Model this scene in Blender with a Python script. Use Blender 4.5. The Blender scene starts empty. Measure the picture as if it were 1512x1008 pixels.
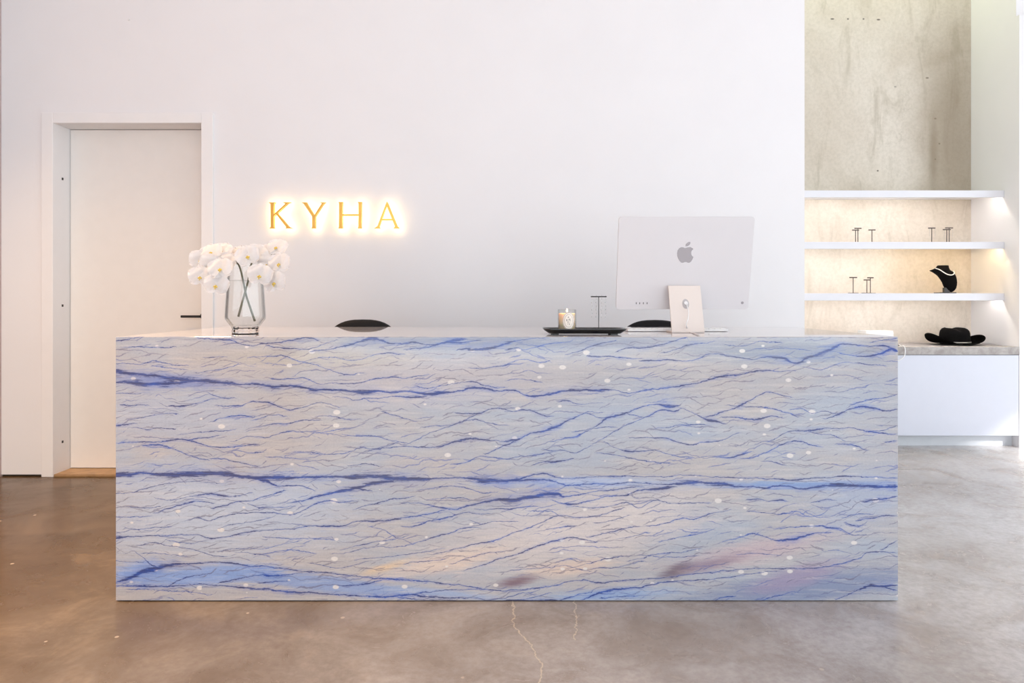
import bpy, bmesh, math, random
from mathutils import Vector, Matrix, Euler
random.seed(7)
C = bpy.context.scene.collection
SC = bpy.context.scene

# ------------------------------------------------------------------ camera
EYE = 1.057
FPX = 1008.0
cd = bpy.data.cameras.new('camera'); cam = bpy.data.objects.new('camera', cd); C.objects.link(cam)
cam.location = (0, 0, EYE); cam.rotation_euler = (math.radians(90), 0, 0)
cd.sensor_width = 36; cd.lens = 24.0; cd.shift_y = -60.0 / 1512.0; cd.clip_start = 0.05
SC.camera = cam
def W(px, py, d):                       # a pixel of the photo and a distance -> a point of the room
    return Vector(((px - 756) * d / FPX, d, EYE - (py - 444) * d / FPX))

# ------------------------------------------------------------------ light
SC.view_settings.view_transform = 'Standard'; SC.view_settings.look = 'None'
SC.view_settings.gamma = 1.0; SC.view_settings.use_curve_mapping = False
SC.view_settings.exposure = 0.0
wd = bpy.data.worlds.new('sky'); SC.world = wd; wd.use_nodes = True
wn = wd.node_tree; wn.nodes.clear()
wo = wn.nodes.new('ShaderNodeOutputWorld'); wb = wn.nodes.new('ShaderNodeBackground')
wb.inputs['Color'].default_value = (0.84, 0.92, 0.98, 1); wb.inputs['Strength'].default_value = 3.75
wn.links.new(wb.outputs[0], wo.inputs[0])
sd = bpy.data.lights.new('sun', 'SUN'); sd.energy = 4.5; sd.angle = math.radians(2.5); sd.color = (1.0, 0.98, 0.95)
so = bpy.data.objects.new('sun', sd); C.objects.link(so); so.location = (8, -4, 6)
so.rotation_euler = Vector((-1.0, 1.0, -0.75)).to_track_quat('-Z', 'Y').to_euler()
def area(name, loc, direction, sx, sy, energy=0, col=(1, 1, 1), portal=False, spread=None):
    l = bpy.data.lights.new(name, 'AREA'); l.shape = 'RECTANGLE'; l.size = sx; l.size_y = sy
    l.energy = energy; l.color = col
    if spread: l.spread = math.radians(spread)
    if portal: l.cycles.is_portal = True
    o = bpy.data.objects.new(name, l); C.objects.link(o); o.location = loc
    o.rotation_euler = Vector(direction).to_track_quat('-Z', 'Y').to_euler(); return o
XR = 6.0          # right wall
YF = -4.0         # wall behind the camera
ZC = 4.3          # ceiling
area('portal_front', (0.9, YF + .02, 1.75), (0, 1, 0), 7.4, 3.1, portal=True)
area('portal_right', (XR - .02, 0.9, 1.1), (-1, 0, 0), 7.2, 2.1, portal=True)
for (x, y) in ((-2.5, 1.0), (-2.5, 2.25)):
    area('ceiling_lamp_light', (x, y, ZC - .06), (0, 0, -1), .3, .3, 44, (1.0, .66, .36), spread=80)
area('niche_green_fill', (2.7, 5.2, ZC - .06), (0, 0, -1), 1.6, .1, 10, (.86, 1.0, .62))  # unseen light added to tint the top of the niche green

# ------------------------------------------------------------------ helpers
def tag(o, label=None, cat=None, group=None, kind=None):
    if label: o['label'] = label
    if cat: o['category'] = cat
    if group: o['group'] = group
    if kind: o['kind'] = kind
    return o
def thing(name, label, cat, loc=(0, 0, 0), group=None):
    o = bpy.data.objects.new(name, None); C.objects.link(o); o.location = loc; o.empty_display_size = .05
    return tag(o, label, cat, group)
def obj(name, bm, m, parent=None, smooth=False, bevel=0, sub=0, auto=None):
    me = bpy.data.meshes.new(name); bmesh.ops.recalc_face_normals(bm, faces=bm.faces[:]); bm.to_mesh(me); bm.free()
    if smooth:
        for p in me.polygons: p.use_smooth = True
    o = bpy.data.objects.new(name, me); C.objects.link(o)
    if m: me.materials.append(m)
    if bevel:
        b = o.modifiers.new('bevel', 'BEVEL'); b.width = bevel; b.segments = 3; b.limit_method = 'ANGLE'
        b.angle_limit = math.radians(40)
    if sub:
        s = o.modifiers.new('sub', 'SUBSURF'); s.levels = sub; s.render_levels = sub
    if parent: o.parent = parent
    return o
def struct(name, bm, m, parent=None, **k):
    o = obj(name, bm, m, parent, **k)
    if not parent: o['kind'] = 'structure'
    return o
def bx(bm, x0, x1, y0, y1, z0, z1):
    vs = [bm.verts.new(p) for p in ((x0,y0,z0),(x1,y0,z0),(x1,y1,z0),(x0,y1,z0),(x0,y0,z1),(x1,y0,z1),(x1,y1,z1),(x0,y1,z1))]
    for f in ((0,3,2,1),(4,5,6,7),(0,1,5,4),(1,2,6,5),(2,3,7,6),(3,0,4,7)): bm.faces.new([vs[i] for i in f])
    return vs
def box(*a):
    bm = bmesh.new(); bx(bm, *a); return bm
def lathe(prof, n=48, cx=0, cy=0, closed=False, bm=None):
    bm = bm or bmesh.new(); rings = []
    for (r, z) in prof:
        if r < 1e-6: rings.append([bm.verts.new((cx, cy, z))])
        else: rings.append([bm.verts.new((cx + r*math.cos(2*math.pi*i/n), cy + r*math.sin(2*math.pi*i/n), z)) for i in range(n)])
    for a, b in zip(rings, rings[1:]):
        for i in range(n):
            j = (i+1) % n
            if len(a) == 1 and len(b) == 1: continue
            if len(a) == 1: bm.faces.new((a[0], b[i], b[j]))
            elif len(b) == 1: bm.faces.new((a[i], a[j], b[0]))
            else: bm.faces.new((a[i], a[j], b[j], b[i]))
    return bm
def tube(pts, r, n=10, bm=None, cap=True):
    bm = bm or bmesh.new(); pts = [Vector(p) for p in pts]; rings = []
    rr = r if isinstance(r, (list, tuple)) else [r]*len(pts)
    up = Vector((0, 1, 0.1)).normalized()
    for i, p in enumerate(pts):
        t = (pts[min(i+1, len(pts)-1)] - pts[max(i-1, 0)]).normalized()
        a = t.cross(up)
        if a.length < 1e-3: a = t.cross(Vector((1, 0, 0)))
        a.normalize(); b = t.cross(a)
        rings.append([bm.verts.new(p + (a*math.cos(2*math.pi*k/n) + b*math.sin(2*math.pi*k/n))*rr[i]) for k in range(n)])
    for a, b in zip(rings, rings[1:]):
        for i in range(n): bm.faces.new((a[i], a[(i+1) % n], b[(i+1) % n], b[i]))
    if cap: bm.faces.new(rings[0][::-1]); bm.faces.new(rings[-1])
    return bm
def prism(poly, y0, y1, bm=None):      # outline in x,z, thickness along y
    bm = bm or bmesh.new()
    a = [bm.verts.new((x, y0, z)) for x, z in poly]; b = [bm.verts.new((x, y1, z)) for x, z in poly]
    bm.faces.new(a); bm.faces.new(b[::-1]); n = len(poly)
    for i in range(n): bm.faces.new((a[i], b[i], b[(i+1) % n], a[(i+1) % n]))
    return bm
def catmull(pts, n=6):
    P = [Vector(p) for p in pts]; out = []
    P = [P[0]*2 - P[1]] + P + [P[-1]*2 - P[-2]]
    for i in range(1, len(P)-2):
        for k in range(n):
            t = k/n; a, b, c, d = P[i-1], P[i], P[i+1], P[i+2]
            out.append(.5*((2*b) + (c-a)*t + (2*a-5*b+4*c-d)*t*t + (-a+3*b-3*c+d)*t**3))
    out.append(P[-2]); return out

# ------------------------------------------------------------------ materials
class NT:
    def __init__(s, name):
        s.m = bpy.data.materials.new(name); s.m.use_nodes = True; s.t = s.m.node_tree; s.t.nodes.clear()
        s.out = s.t.nodes.new('ShaderNodeOutputMaterial')
    def n(s, typ, **k):
        nd = s.t.nodes.new(typ)
        for a, v in k.items(): setattr(nd, a, v)
        return nd
    def l(s, a, b): s.t.links.new(a, b)
    def setin(s, sock, v):
        if isinstance(v, bpy.types.NodeSocket): s.l(v, sock)
        else: sock.default_value = v
    def math(s, op, a, b=None, c=None, clamp=False):
        nd = s.n('ShaderNodeMath', operation=op, use_clamp=clamp); s.setin(nd.inputs[0], a)
        if b is not None: s.setin(nd.inputs[1], b)
        if c is not None: s.setin(nd.inputs[2], c)
        return nd.outputs[0]
    def mr(s, v, a, b, c=0.0, d=1.0, smooth=True):
        nd = s.n('ShaderNodeMapRange', interpolation_type='SMOOTHSTEP' if smooth else 'LINEAR'); nd.clamp = True
        for i, x in enumerate((v, a, b, c, d)): s.setin(nd.inputs[i], x)
        return nd.outputs[0]
    def mix(s, f, a, b, blend='MIX'):
        nd = s.n('ShaderNodeMix', data_type='RGBA', blend_type=blend); s.setin(nd.inputs[0], f)
        s.setin(nd.inputs[6], a); s.setin(nd.inputs[7], b); return nd.outputs[2]
    def noise(s, vec, scale, detail=3, rough=.55, dist=0, out=0):
        nd = s.n('ShaderNodeTexNoise'); s.setin(nd.inputs['Vector'], vec); nd.inputs['Scale'].default_value = scale
        nd.inputs['Detail'].default_value = detail; nd.inputs['Roughness'].default_value = rough
        nd.inputs['Distortion'].default_value = dist; return nd.outputs[out]
    def mapping(s, vec, loc=(0,0,0), rot=(0,0,0), scale=(1,1,1), typ='POINT'):
        nd = s.n('ShaderNodeMapping', vector_type=typ); s.setin(nd.inputs[0], vec)
        nd.inputs['Location'].default_value = loc; nd.inputs['Rotation'].default_value = rot
        nd.inputs['Scale'].default_value = scale; return nd.outputs[0]
    def objco(s): return s.n('ShaderNodeTexCoord').outputs['Object']
    def bsdf(s, color, rough=.5, spec=.5, metal=0, coat=0, **k):
        b = s.n('ShaderNodeBsdfPrincipled'); s.setin(b.inputs['Base Color'], color); s.setin(b.inputs['Roughness'], rough)
        b.inputs['Specular IOR Level'].default_value = spec; b.inputs['Metallic'].default_value = metal
        b.inputs['Coat Weight'].default_value = coat
        for a, v in k.items(): s.setin(b.inputs[a.replace('_', ' ')], v)
        s.l(b.outputs[0], s.out.inputs[0]); return b
    def bump(s, b, h, strength=.1, dist=.01):
        nd = s.n('ShaderNodeBump'); nd.inputs['Strength'].default_value = strength; nd.inputs['Distance'].default_value = dist
        s.setin(nd.inputs['Height'], h); s.l(nd.outputs[0], b.inputs['Normal'])
def sr(r, g, b):                           # sRGB bytes -> linear colour
    f = lambda c: (c/255/12.92) if c/255 <= .04045 else ((c/255+.055)/1.055)**2.4
    return (f(r), f(g), f(b), 1)
def mat(name, col, rough=.5, metal=0, spec=.5, coat=0, var=.04, scale=12, bump=0, bscale=60):
    t = NT(name); co = t.objco(); n = t.noise(co, scale, 4)
    dark = tuple(c*(1-var) for c in col[:3]) + (1,)
    c = t.mix(t.mr(n, .35, .65), dark, col); b = t.bsdf(c, rough, spec, metal, coat)
    if bump: t.bump(b, t.noise(co, bscale, 3), bump)
    return t.m
def emit(name, col, strength):
    t = NT(name); e = t.n('ShaderNodeEmission'); e.inputs[0].default_value = col; e.inputs[1].default_value = strength
    t.l(e.outputs[0], t.out.inputs[0]); return t.m
def glass(name, col=(1, 1, 1, 1), ior=1.45, rough=0.0):
    t = NT(name); b = t.bsdf(col, rough, .5, **{'IOR': ior, 'Transmission_Weight': 1.0})
    t.l(b.outputs[0], t.out.inputs[0]); return t.m

def coords2(t, x, y):                      # helper: combine
    nd = t.n('ShaderNodeCombineXYZ'); t.setin(nd.inputs[0], x); t.setin(nd.inputs[1], y); return nd.outputs[0]

# ---- veined stone of the desk front. Vein courses in photo pixels, u,v = fractions of the slab's width and height
TILES = {'A': (170, 490), 'B': (460, 490), 'C': (750, 490), 'D': (1030, 490), 'E': (170, 690), 'F': (460, 690), 'G': (750, 690), 'H': (1030, 690)}
VEINS = """
A 10 290 5 120 310 4 280 325 4 480 350 4 640 365 4.5 800 375 4 960 390 2.5 1050 385 2.5 1180 410 4 1290 400 3 1400 410 3 B 20 430 3.5 200 430 2.5 370 450 4.5 500 440 3 620 450 2.5 700 440 2 840 460 4.5 1000 450 2.5 1100 440 2 1200 410 3 1300 420 2.5 1380 440 2 C 50 435 1.5 120 465 2 190 480 3 280 470 3 400 440 3 560 432 3 700 435 3.5 790 430 1.5 900 455 1.2 1080 425 1.2 1270 405 2 1400 380 1.5 D 60 360 2 180 330 3 300 320 2 450 290 2 620 290 1 720 290 .6
A 10 370 3 120 375 4.5 240 390 5.5 360 385 4 480 375 4 600 365 3 700 370 1
A 620 45 1 800 60 2 870 60 2.5 940 90 1.5 1020 103 1.2 1120 85 1 1280 70 2 1420 42 2.5 1512 60 1.5
A 1130 100 1.5 1230 120 1.5 1400 130 1.5 B 20 120 1 180 60 .7
B 0 148 1.5 150 125 2 280 95 2.5 420 52 4 480 52 4 600 85 2 760 80 2 900 95 2 1080 60 4 1150 50 2
B 700 135 1 900 105 2 1000 80 3 1150 75 2 1250 60 1
B 1100 130 2 1300 125 4 1380 110 3 C 0 80 3 60 62 1 200 50 1 
C 0 130 2 70 120 1.5 130 135 1 250 100 1.2 400 80 .8
C 440 170 1 560 130 1.5 690 85 2 800 65 1
C 820 140 1.5 900 115 2 1000 125 2.5 1100 105 2 1200 75 1.5 1320 42 1.2
C 600 180 2 760 185 1.5 880 195 1.5 1000 195 .6
C 1140 160 1 1250 130 1.2 1360 90 2 D 60 80 1 130 70 .6
C 1000 215 2 1180 210 2 1320 215 1.5 1430 200 1.8 D 60 170 1.5 140 160 1.5 300 190 2 420 200 1.5 500 185 2 640 195 4 690 225 2.5 750 232 3 820 190 3.5 950 150 4 1050 100 3 1110 90 2 1240 105 1.5 1360 100 2 1440 120 3 1490 145 4
D 1050 155 1 1150 175 1.5 1250 180 2 1350 165 2.5 1440 130 4 1490 150 3
D 430 125 .8 600 130 1 720 122 1 830 140 .8
D 1300 75 1 1400 62 1.2 1490 45 1.5
D 230 100 1 350 105 1 440 70 1 520 70 1 610 75 .8
D 780 255 .8 920 280 1.2 1080 230 1.2 1240 240 1 1400 255 .8
E 0 55 5 120 50 4 230 40 4 380 55 5 560 50 5 700 45 5 820 45 6 920 65 4 1050 75 4 1200 75 5 1300 75 4 1400 75 3.5 F 50 75 3.5 200 70 3.5 450 65 5 600 80 5 800 90 4.5 900 85 2.5 1100 75 2 1180 80 3 1280 95 5 1400 100 4 G 50 90 4 120 75 2 240 45 2 320 60 2 400 80 1.2 600 72 1 800 65 1 1150 70 1.1 1290 55 1.2 H 0 64 1.1 200 72 1.2 400 80 1.4 580 82 1.4 720 90 1.8 900 75 1.4 1100 68 1.6 1300 72 1.1 1490 74 1.2
G 0 100 3 150 95 2.5 330 98 2 390 125 1.5 500 135 1.4 620 118 1.4 740 122 1.3 900 112 1.3 1050 118 1.3 1170 128 1.5 1300 115 4 1400 112 4 H 20 110 2.5 180 120 4 280 140 2 400 142 2 520 150 2.5 660 140 2.2 760 160 3 900 140 3.5 1040 130 4 1200 135 3.5 1350 140 3.5 1490 145 4.5
F 680 265 .8 800 265 1 920 290 1.2 1080 305 1.8 1250 265 2.5 1380 240 3.5 G 0 243 5 60 240 5 150 220 4.5 270 200 5 380 195 4 420 220 2 560 192 1.3 750 170 1.3 900 150 1.8 1000 142 1.2
G 330 240 1 450 275 2.2 560 260 1.6 740 215 1.4 880 205 2 980 165 2 1100 165 3.5 1230 140 2.5
E 880 60 3 1060 90 3 1130 100 4 1210 140 2 1340 130 1.8 1440 150 1.5 1475 175 1
F 0 225 2.5 100 205 3 200 180 4 330 155 4 440 120 4 600 100 3
F 330 150 3 380 165 2.5 440 175 1
E 1290 265 1 1380 250 2 1450 230 2.5 F 20 222 2
E 520 400 .8 620 375 1 700 395 1.2 850 350 1.2 950 340 1.2 1050 335 1 1180 335 1.3 1290 355 1.3 1380 330 1.2 F 30 270 1.8 130 240 2 210 260 1 330 250 .6
E 740 300 2.2 900 260 1.5 1010 245 1.2 1150 205 1.3 1260 170 1.2
E 1000 270 .8 1070 300 1.8 1180 295 1.2 1330 290 .8
E 200 165 1.5 350 125 1.2 560 105 1 750 115 .7
E 0 195 .8 100 190 .9 200 165 1.2
E 310 225 .7 400 240 .8 560 215 .8 720 200 2.5 820 215 2 920 215 1 1010 185 1.2
E 300 340 1 420 300 2 560 260 2 640 250 1.2 720 270 1
E 20 360 1 130 370 .8 260 360 .8
E 20 485 1 180 460 .8 420 440 .8
E 100 290 .7 240 305 .8 330 290 .7
E 780 450 .7 880 425 1 1000 410 1 1150 375 1
E 0 525 3.5 120 515 1.8 300 508 1.1 580 500 1.2 680 520 1.5 800 520 1.5 960 485 2.2 1100 465 1.3 1300 460 1.3 1440 435 1.3 F 120 440 2 230 435 2 330 400 1.3 520 400 2 680 375 1.6 850 350 1.4 970 320 1
E 400 545 .7 560 565 .9 680 540 .8
E 180 575 .7 300 560 .8 420 585 .8 600 610 .8 700 650 1 820 665 .8
E 220 640 .8 400 645 .8 520 660 .7
E 1110 518 1.2 1220 520 1 1350 530 1 1440 530 1
E 780 625 .8 900 600 .8 1100 605 .8 1240 575 .7 1380 545 .7
E 900 630 .7 1100 645 .8 1300 610 .8 1480 640 .8
E 0 858 1 60 840 3 200 780 5 300 755 5 400 725 4 560 715 2.5 720 705 1.5 870 710 2 1000 735 2 1130 735 1.5 1250 755 1.3 1440 775 1.8 F 70 780 1.8 150 785 1.6 300 810 1.6 600 830 2 900 852 1.6 1200 890 1.4 1400 915 1.4 G 50 912 1.2 300 885 1.2 480 845 1.2 590 838 1.5 650 855 2 880 838 1.2 1100 825 1.2 1380 795 1.1 H 0 790 1 300 762 1.2 500 750 1 820 752 1.4 950 740 1.6 1200 680 1.3 1250 640 1 1380 628 1.5 1490 630 1
E 0 878 1.5 160 882 2 320 885 2 450 880 2 640 868 1.2 800 880 1.3 960 895 2.5 1120 905 2 1280 925 3 1400 930 2.2 F 100 940 1.8 360 955 1.5 560 962 2.5 720 945 2.5 900 965 2 1200 972 1 1300 985 1.2 1420 975 1 G 0 965 1 90 940 1 170 930 .8
F 560 960 2.5 700 970 1.5 860 985 1 1060 980 .7
G 0 985 1.5 330 988 2.5 400 980 1.5 600 925 1
G 150 975 1 230 955 1 310 935 .7
G 560 980 1.5 700 925 3 880 900 2.5 1000 890 2 1150 855 1.5 1350 840 1.3 H 20 838 1.3 300 805 1.2 500 775 1 640 765 .6
G 700 975 1.2 850 960 1.2 1050 950 .8
E 400 880 1.5 520 820 1.5 700 790 1
E 790 855 1.2 930 825 1.5 1080 800 1.5 1150 800 3 1300 795 1.5 1400 780 1
E 1080 862 1.2 1180 850 1.5 1280 845 .8
F 200 875 1 350 875 1.5 480 845 1.5 600 830 1
F 740 950 2 860 925 1.5 1080 910 1.2 1280 905 1
E 130 615 .6 210 670 1 260 720 2 330 745 2
E 0 690 1 100 705 .7 200 705 .7
E 100 905 .6 400 915 .8 560 925 .8 700 950 .8
H 440 1000 1.5 530 970 1.3 650 940 1
H 1040 975 1.3 1150 930 1.5 1280 880 3 1380 880 3.5 1490 875 2
H 1380 880 2 1430 905 2 1490 915 1.5
H 100 1000 1 200 965 1.3 270 960 .8
H 570 535 1 600 548 2.5 720 535 3 800 505 3 880 490 1.5 990 485 .8
H 580 455 .8 880 435 1.2 980 450 2.5 1070 455 1.5 1140 500 1 1240 500 .7
H 1110 410 1.5 1180 440 1.8 1240 430 .8
H 1190 395 1.2 1320 370 1.8 1410 355 1.8 1490 370 .8
H 380 325 .8 520 340 1 620 345 1.3 720 330 1 770 335 1.5 830 365 .8 930 345 .7
H 0 380 .7 100 345 .8 240 315 .8
H 1375 610 1.5 1440 570 1.2 1490 540 1.2
H 200 550 .7 330 515 .9 410 490 1.5 470 505 1.2 560 530 1
H 380 240 2 450 235 2 520 255 .9 620 245 2.5 660 255 1
H 1090 375 1 1180 350 1 1300 350 .8
H 860 260 .8 980 238 1.5 1020 250 .7
H 300 650 .8 440 635 1 600 655 .7
H 1240 260 2 1340 235 2.5 1490 215 1.5
B 440 880 1.3 640 855 1 700 850 1 880 860 1.5 960 850 2 1060 820 2.5 1160 795 3 1300 800 2 1400 815 1.5 1500 810 3 C 80 800 2.5 170 755 1.8 280 735 3 380 695 3.2 460 650 2 590 600 1.2 700 598 .8
C 500 740 1 620 720 1 740 640 3 860 610 2.5 960 570 1.5 1100 535 1.5 1180 555 4.5 1260 550 2
C 600 610 .8 680 640 1.2 740 640 1
C 330 815 1 430 790 1.2 520 770 2 620 725 1 720 705 1.2 800 712 .8
C 640 830 1 850 710 1.2 1020 635 1.2 1150 580 2 1240 590 2.5 1290 570 1
C 860 600 1 950 620 1 1020 635 .8
C 1290 565 .8 1420 620 1.2 1490 655 3.5 D 100 655 4 200 680 1
D 60 630 1 150 610 2 290 560 1.3 320 545 3.5 400 505 1.5 520 445 1.3 620 470 1.2 700 485 .8
D 190 635 1.2 300 635 1.5 430 655 2.5 540 625 2 640 640 1
D 230 545 .8 380 558 1 520 560 1.2 680 605 1.3 740 630 .8
D 700 580 .8 780 575 1 850 605 1.3 940 590 1 1030 610 1.2
D 940 645 1 1060 610 2 1140 570 2 1220 555 3 1320 570 2.5 1390 590 1.5 1490 575 2
D 1150 540 1.5 1270 505 1.5 1400 490 1.2 1490 465 1.3
D 530 815 .8 680 745 1.2 820 735 2.5 960 715 1.5 1040 720 1.3 1130 710 1 1290 745 2 1380 755 1.5 1490 760 1
D 1290 740 .8 1400 730 1 1490 695 .9
D 360 940 1.2 480 915 1.5 640 830 1.5 760 812 2 860 845 1.3 920 855 1
D 130 925 .8 240 935 2 320 910 2.5 400 890 .8
D 820 735 1 920 765 1 1000 765 1 1090 810 .7
D 1040 835 1 1160 838 1.2 1260 880 .8
D 1400 815 1 1490 815 1.4
D 490 960 1 560 965 1.2 640 990 1.2
C 920 790 .8 1080 785 1 1170 790 2 1350 840 1.5 1440 820 1.2 D 40 818 1.5 160 815 1 300 750 .6
C 720 820 .8 830 875 1 920 890 2.5 1080 878 1.5 1200 910 1 1370 935 1
C 670 900 1 820 915 1.2 960 950 1.5 1200 980 1
C 270 875 .8 330 885 1.5 420 880 1 500 900 1.5 620 840 .7
C 0 945 1 100 925 1 250 905 1.2 320 895 .8
C 200 985 1 280 965 1 350 965 2 480 945 1
C 380 520 1 420 512 2.5 460 515 1.5 540 535 .8 700 525 .6
C 0 590 1 130 580 1.5 210 595 2 270 625 2 330 625 1
C 1100 720 .7 1270 695 1 1380 685 1.2 1500 695 .7
C 150 50 .7 250 45 .7 300 45 .6
C 0 240 .9 110 200 1 230 228 1.3 300 215 .8
C 0 360 .8 100 350 1 240 375 1
B 540 595 1.5 660 635 1 770 665 1
B 1080 605 1 1240 605 2 1350 565 1.3 C 60 590 .8
B 700 840 .8 900 745 1 1060 690 1.5 1180 640 1.5 1250 600 1.2
B 1160 655 1 1240 655 1.2 1320 680 1.3 1450 695 1.2
B 830 710 .8 900 700 1.2 1050 690 1
B 0 905 1 130 910 1 270 895 1 360 860 1.2 470 870 1.2 560 850 .8 650 820 1 720 830 .7
B 0 745 .9 80 750 1 220 720 .8 320 712 .6
B 240 760 .7 340 775 1 470 775 1.2 590 805 1 680 825 .8
B 1050 990 1 1150 970 1.2 1250 925 1.2 1350 930 1.2 1470 950 1.3
B 1300 910 1.2 1400 860 1.5 1500 820 2
B 40 630 .8 140 628 1.2 250 650 1 360 650 .7
B 800 640 .7 880 630 .7
B 280 1000 .8 400 980 1 500 1000 .8
A 760 545 .7 860 550 1 950 548 1 1000 522 1 1060 520 2 1140 528 2.5 1220 555 1.2 1300 582 1.8 1380 565 1.2 1500 525 1 B 120 530 .8 200 560 .6
A 690 450 .8 750 475 1.5 820 490 1.3 880 492 .8
A 10 458 1 90 460 1.2 180 455 .7
A 420 550 1.5 490 555 2.2 560 545 1 660 515 1 740 495 .8
A 50 545 1.5 130 545 1.5 240 548 1
A 0 690 2 60 690 2 150 680 1
A 0 825 1.2 180 820 1.5 330 820 1.5 460 800 2 560 805 2.5 640 790 1.5 760 770 1
A 210 848 2 280 838 2 380 848 1.2 470 885 1 560 925 1.5 680 952 1.5
A 560 810 2 640 835 1.5 720 850 1.3 820 858 1.5 1060 835 1
A 100 655 1 240 630 1 340 610 .9 460 610 .9
A 720 665 .8 860 625 1.5 960 622 1.5 1020 630 .8
A 1030 655 1 1100 635 1 1200 615 1.2 1260 625 .7
A 1070 705 .8 1200 685 1.5 1280 685 1.5 1400 655 1.3 1512 660 1
A 880 815 .7 1000 775 1 1120 785 1 1280 740 1.3 1380 750 1 1512 730 1
A 1130 930 1 1260 935 1.2 1430 950 1
A 1340 890 1 1512 898 1
A 900 880 1 980 895 1.2 1080 898 1
A 730 940 1 830 950 1.2 970 985 1.3 1060 1000 1
A 0 240 1 80 235 1 180 240 1 290 218 1.3 420 240 1.3 530 250 1
A 280 250 .8 400 270 1 520 275 .8
A 600 305 .7 720 290 1 860 262 1 920 240 .8
A 670 190 .8 740 185 .9 820 183 .7
A 1000 190 .8 1120 180 .9 1270 182 1.2 1370 220 1 B 60 252 1 170 300 1 290 320 1.2 380 300 .7
A 20 60 1.3 100 55 1 160 40 1
A 60 115 .8 160 110 1 330 115 1 440 110 .8
A 1160 350 1.3 1300 352 1.3 1420 345 1 B 60 390 1 160 380 1 300 385 1.2 450 355 1.3 590 335 1.3 720 345 1.2 860 310 1
A 160 710 1.2 260 728 1.4 300 715 .8 430 722 1
A 480 765 .7 600 745 1 760 738 1 850 735 .8
B 1180 270 .9 1280 270 1.2 1400 250 1.3 1500 240 1
B 780 405 1 870 420 1.2 960 405 1 1080 380 1 1220 375 1.5 1340 410 1.3 1440 415 .8
B 170 480 .8 260 490 1.2 330 510 1.3 420 490 1 500 495 1 640 480 1 720 490 2.5 840 480 1.5
B 60 185 .8 180 190 .8 280 215 1 420 190 .9 520 160 1.2 640 160 1.8 690 165 .7
F 20 530 1.5 90 535 1 160 545 .8
F 230 615 .8 350 580 1.2 460 555 1 620 530 1 720 505 .8
F 160 640 .7 260 635 .8 400 600 1 530 585 1 600 595 1 760 565 1 900 520 1.3 1060 480 1.3 1130 450 1.3 1240 445 1
F 440 440 .7 530 465 1 630 520 .8
F 690 440 1.3 760 440 1.3 900 395 1.2 1040 365 2 1150 335 1.3 1220 340 1.2 1330 345 .8
F 1190 395 .8 1270 420 1 1380 400 1 1512 400 1
F 1230 310 .8 1320 315 1 1400 300 1.5 G 30 312 1.5 150 290 1.2 220 290 .8
F 800 170 .8 900 150 1 1050 140 1 1180 160 1 1280 190 1 1380 180 .8
F 860 240 .8 1080 225 1.2 1160 235 .8
F 320 310 .8 400 285 1.3 520 260 1.5 600 235 1.5 660 232 1.5 760 215 .7
F 920 645 1 1080 605 1.3 1250 565 1.5 1400 535 1.5 G 0 500 1 180 440 1.2 370 360 1.2 530 375 1.5 680 355 1.3 860 300 1
F 1130 765 .8 1280 725 1.3 1390 680 1.8 G 0 665 1.5 180 600 1.8 330 550 2 470 520 1.5 560 535 1.3 650 555 1
F 330 685 .9 560 665 .9 780 640 1 980 600 .8
F 700 720 .7 760 705 1 980 685 1
F 1040 720 .8 1280 640 1 1420 625 .8
F 0 710 .8 150 740 .8 250 745 .8 400 700 .7
G 600 520 1.3 820 465 1.5 960 440 1
G 160 325 .8 330 330 .8 380 360 .8
G 500 290 .8 620 298 1 740 295 1.2 880 260 1.2 980 300 1.2 1080 245 1.3 1200 265 1 1500 265 .8
G 300 460 .8 420 440 1.2 500 435 .9
G 650 410 .7 780 395 .9 900 355 .9
G 1050 435 1 1170 415 1 1280 380 1.5 1380 385 1 1500 345 1.3
G 600 715 1.3 730 680 1.3 850 660 .8
G 30 765 .7 350 735 .9 440 735 .8 600 770 .8
G 620 750 .8 860 735 1 1000 695 .9
G 400 695 .7 480 680 .8 560 690 .7
G 820 530 .7 920 515 1 1040 485 1
G 1130 550 .9 1280 520 .9 1420 490 1
G 900 700 .7 1130 640 .9 1290 630 1 1420 600 .8
G 1000 650 .7 1180 670 .8 1400 655 .9
"""
DX0, DX1, DY0, DY1 = 171.0, 1326.0, 497.0, 888.0     # the slab in the photo
def parse_veins():
    veins = []
    for line in VEINS.strip().splitlines():
        tk = line.split(); cur = None; pts = []; i = 0
        while i < len(tk):
            if tk[i] in TILES: cur = TILES[tk[i]]; i += 1; continue
            x, y, w = float(tk[i]), float(tk[i+1]), float(tk[i+2]); i += 3
            p = (cur[0] + x*300/1512, cur[1] + y*300/1512, w)
            if not pts or p[0] > pts[-1][0] + .5: pts.append(p)
        sm = [tuple(v) for v in catmull(pts, 3)]
        mono = [sm[0]]
        for p in sm[1:]:
            if p[0] > mono[-1][0] + .8: mono.append(p)
        veins.append([(x, y, max(.35, w)) for x, y, w in mono])
    veins.sort(key=lambda v: v[0][0]); tracks = []
    for v in veins:
        for t in tracks:
            if v[0][0] > t[-1][-1][0] + 14: t.append(v); break
        else: tracks.append([v])
    return tracks
def fcurve(t, x, pts):
    nd = t.n('ShaderNodeFloatCurve'); nd.inputs['Factor'].default_value = 1.0; t.setin(nd.inputs['Value'], x)
    cu = nd.mapping.curves[0]; pts = sorted(pts)
    cl = lambda v: min(1., max(0., v))
    cu.points[0].location = (cl(pts[0][0]), cl(pts[0][1])); cu.points[1].location = (cl(pts[-1][0]), cl(pts[-1][1]))
    for p in pts[1:-1]: cu.points.new(cl(p[0]), cl(p[1]))
    for p in cu.points: p.handle_type = 'VECTOR'
    nd.mapping.update(); return nd.outputs[0]
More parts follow.
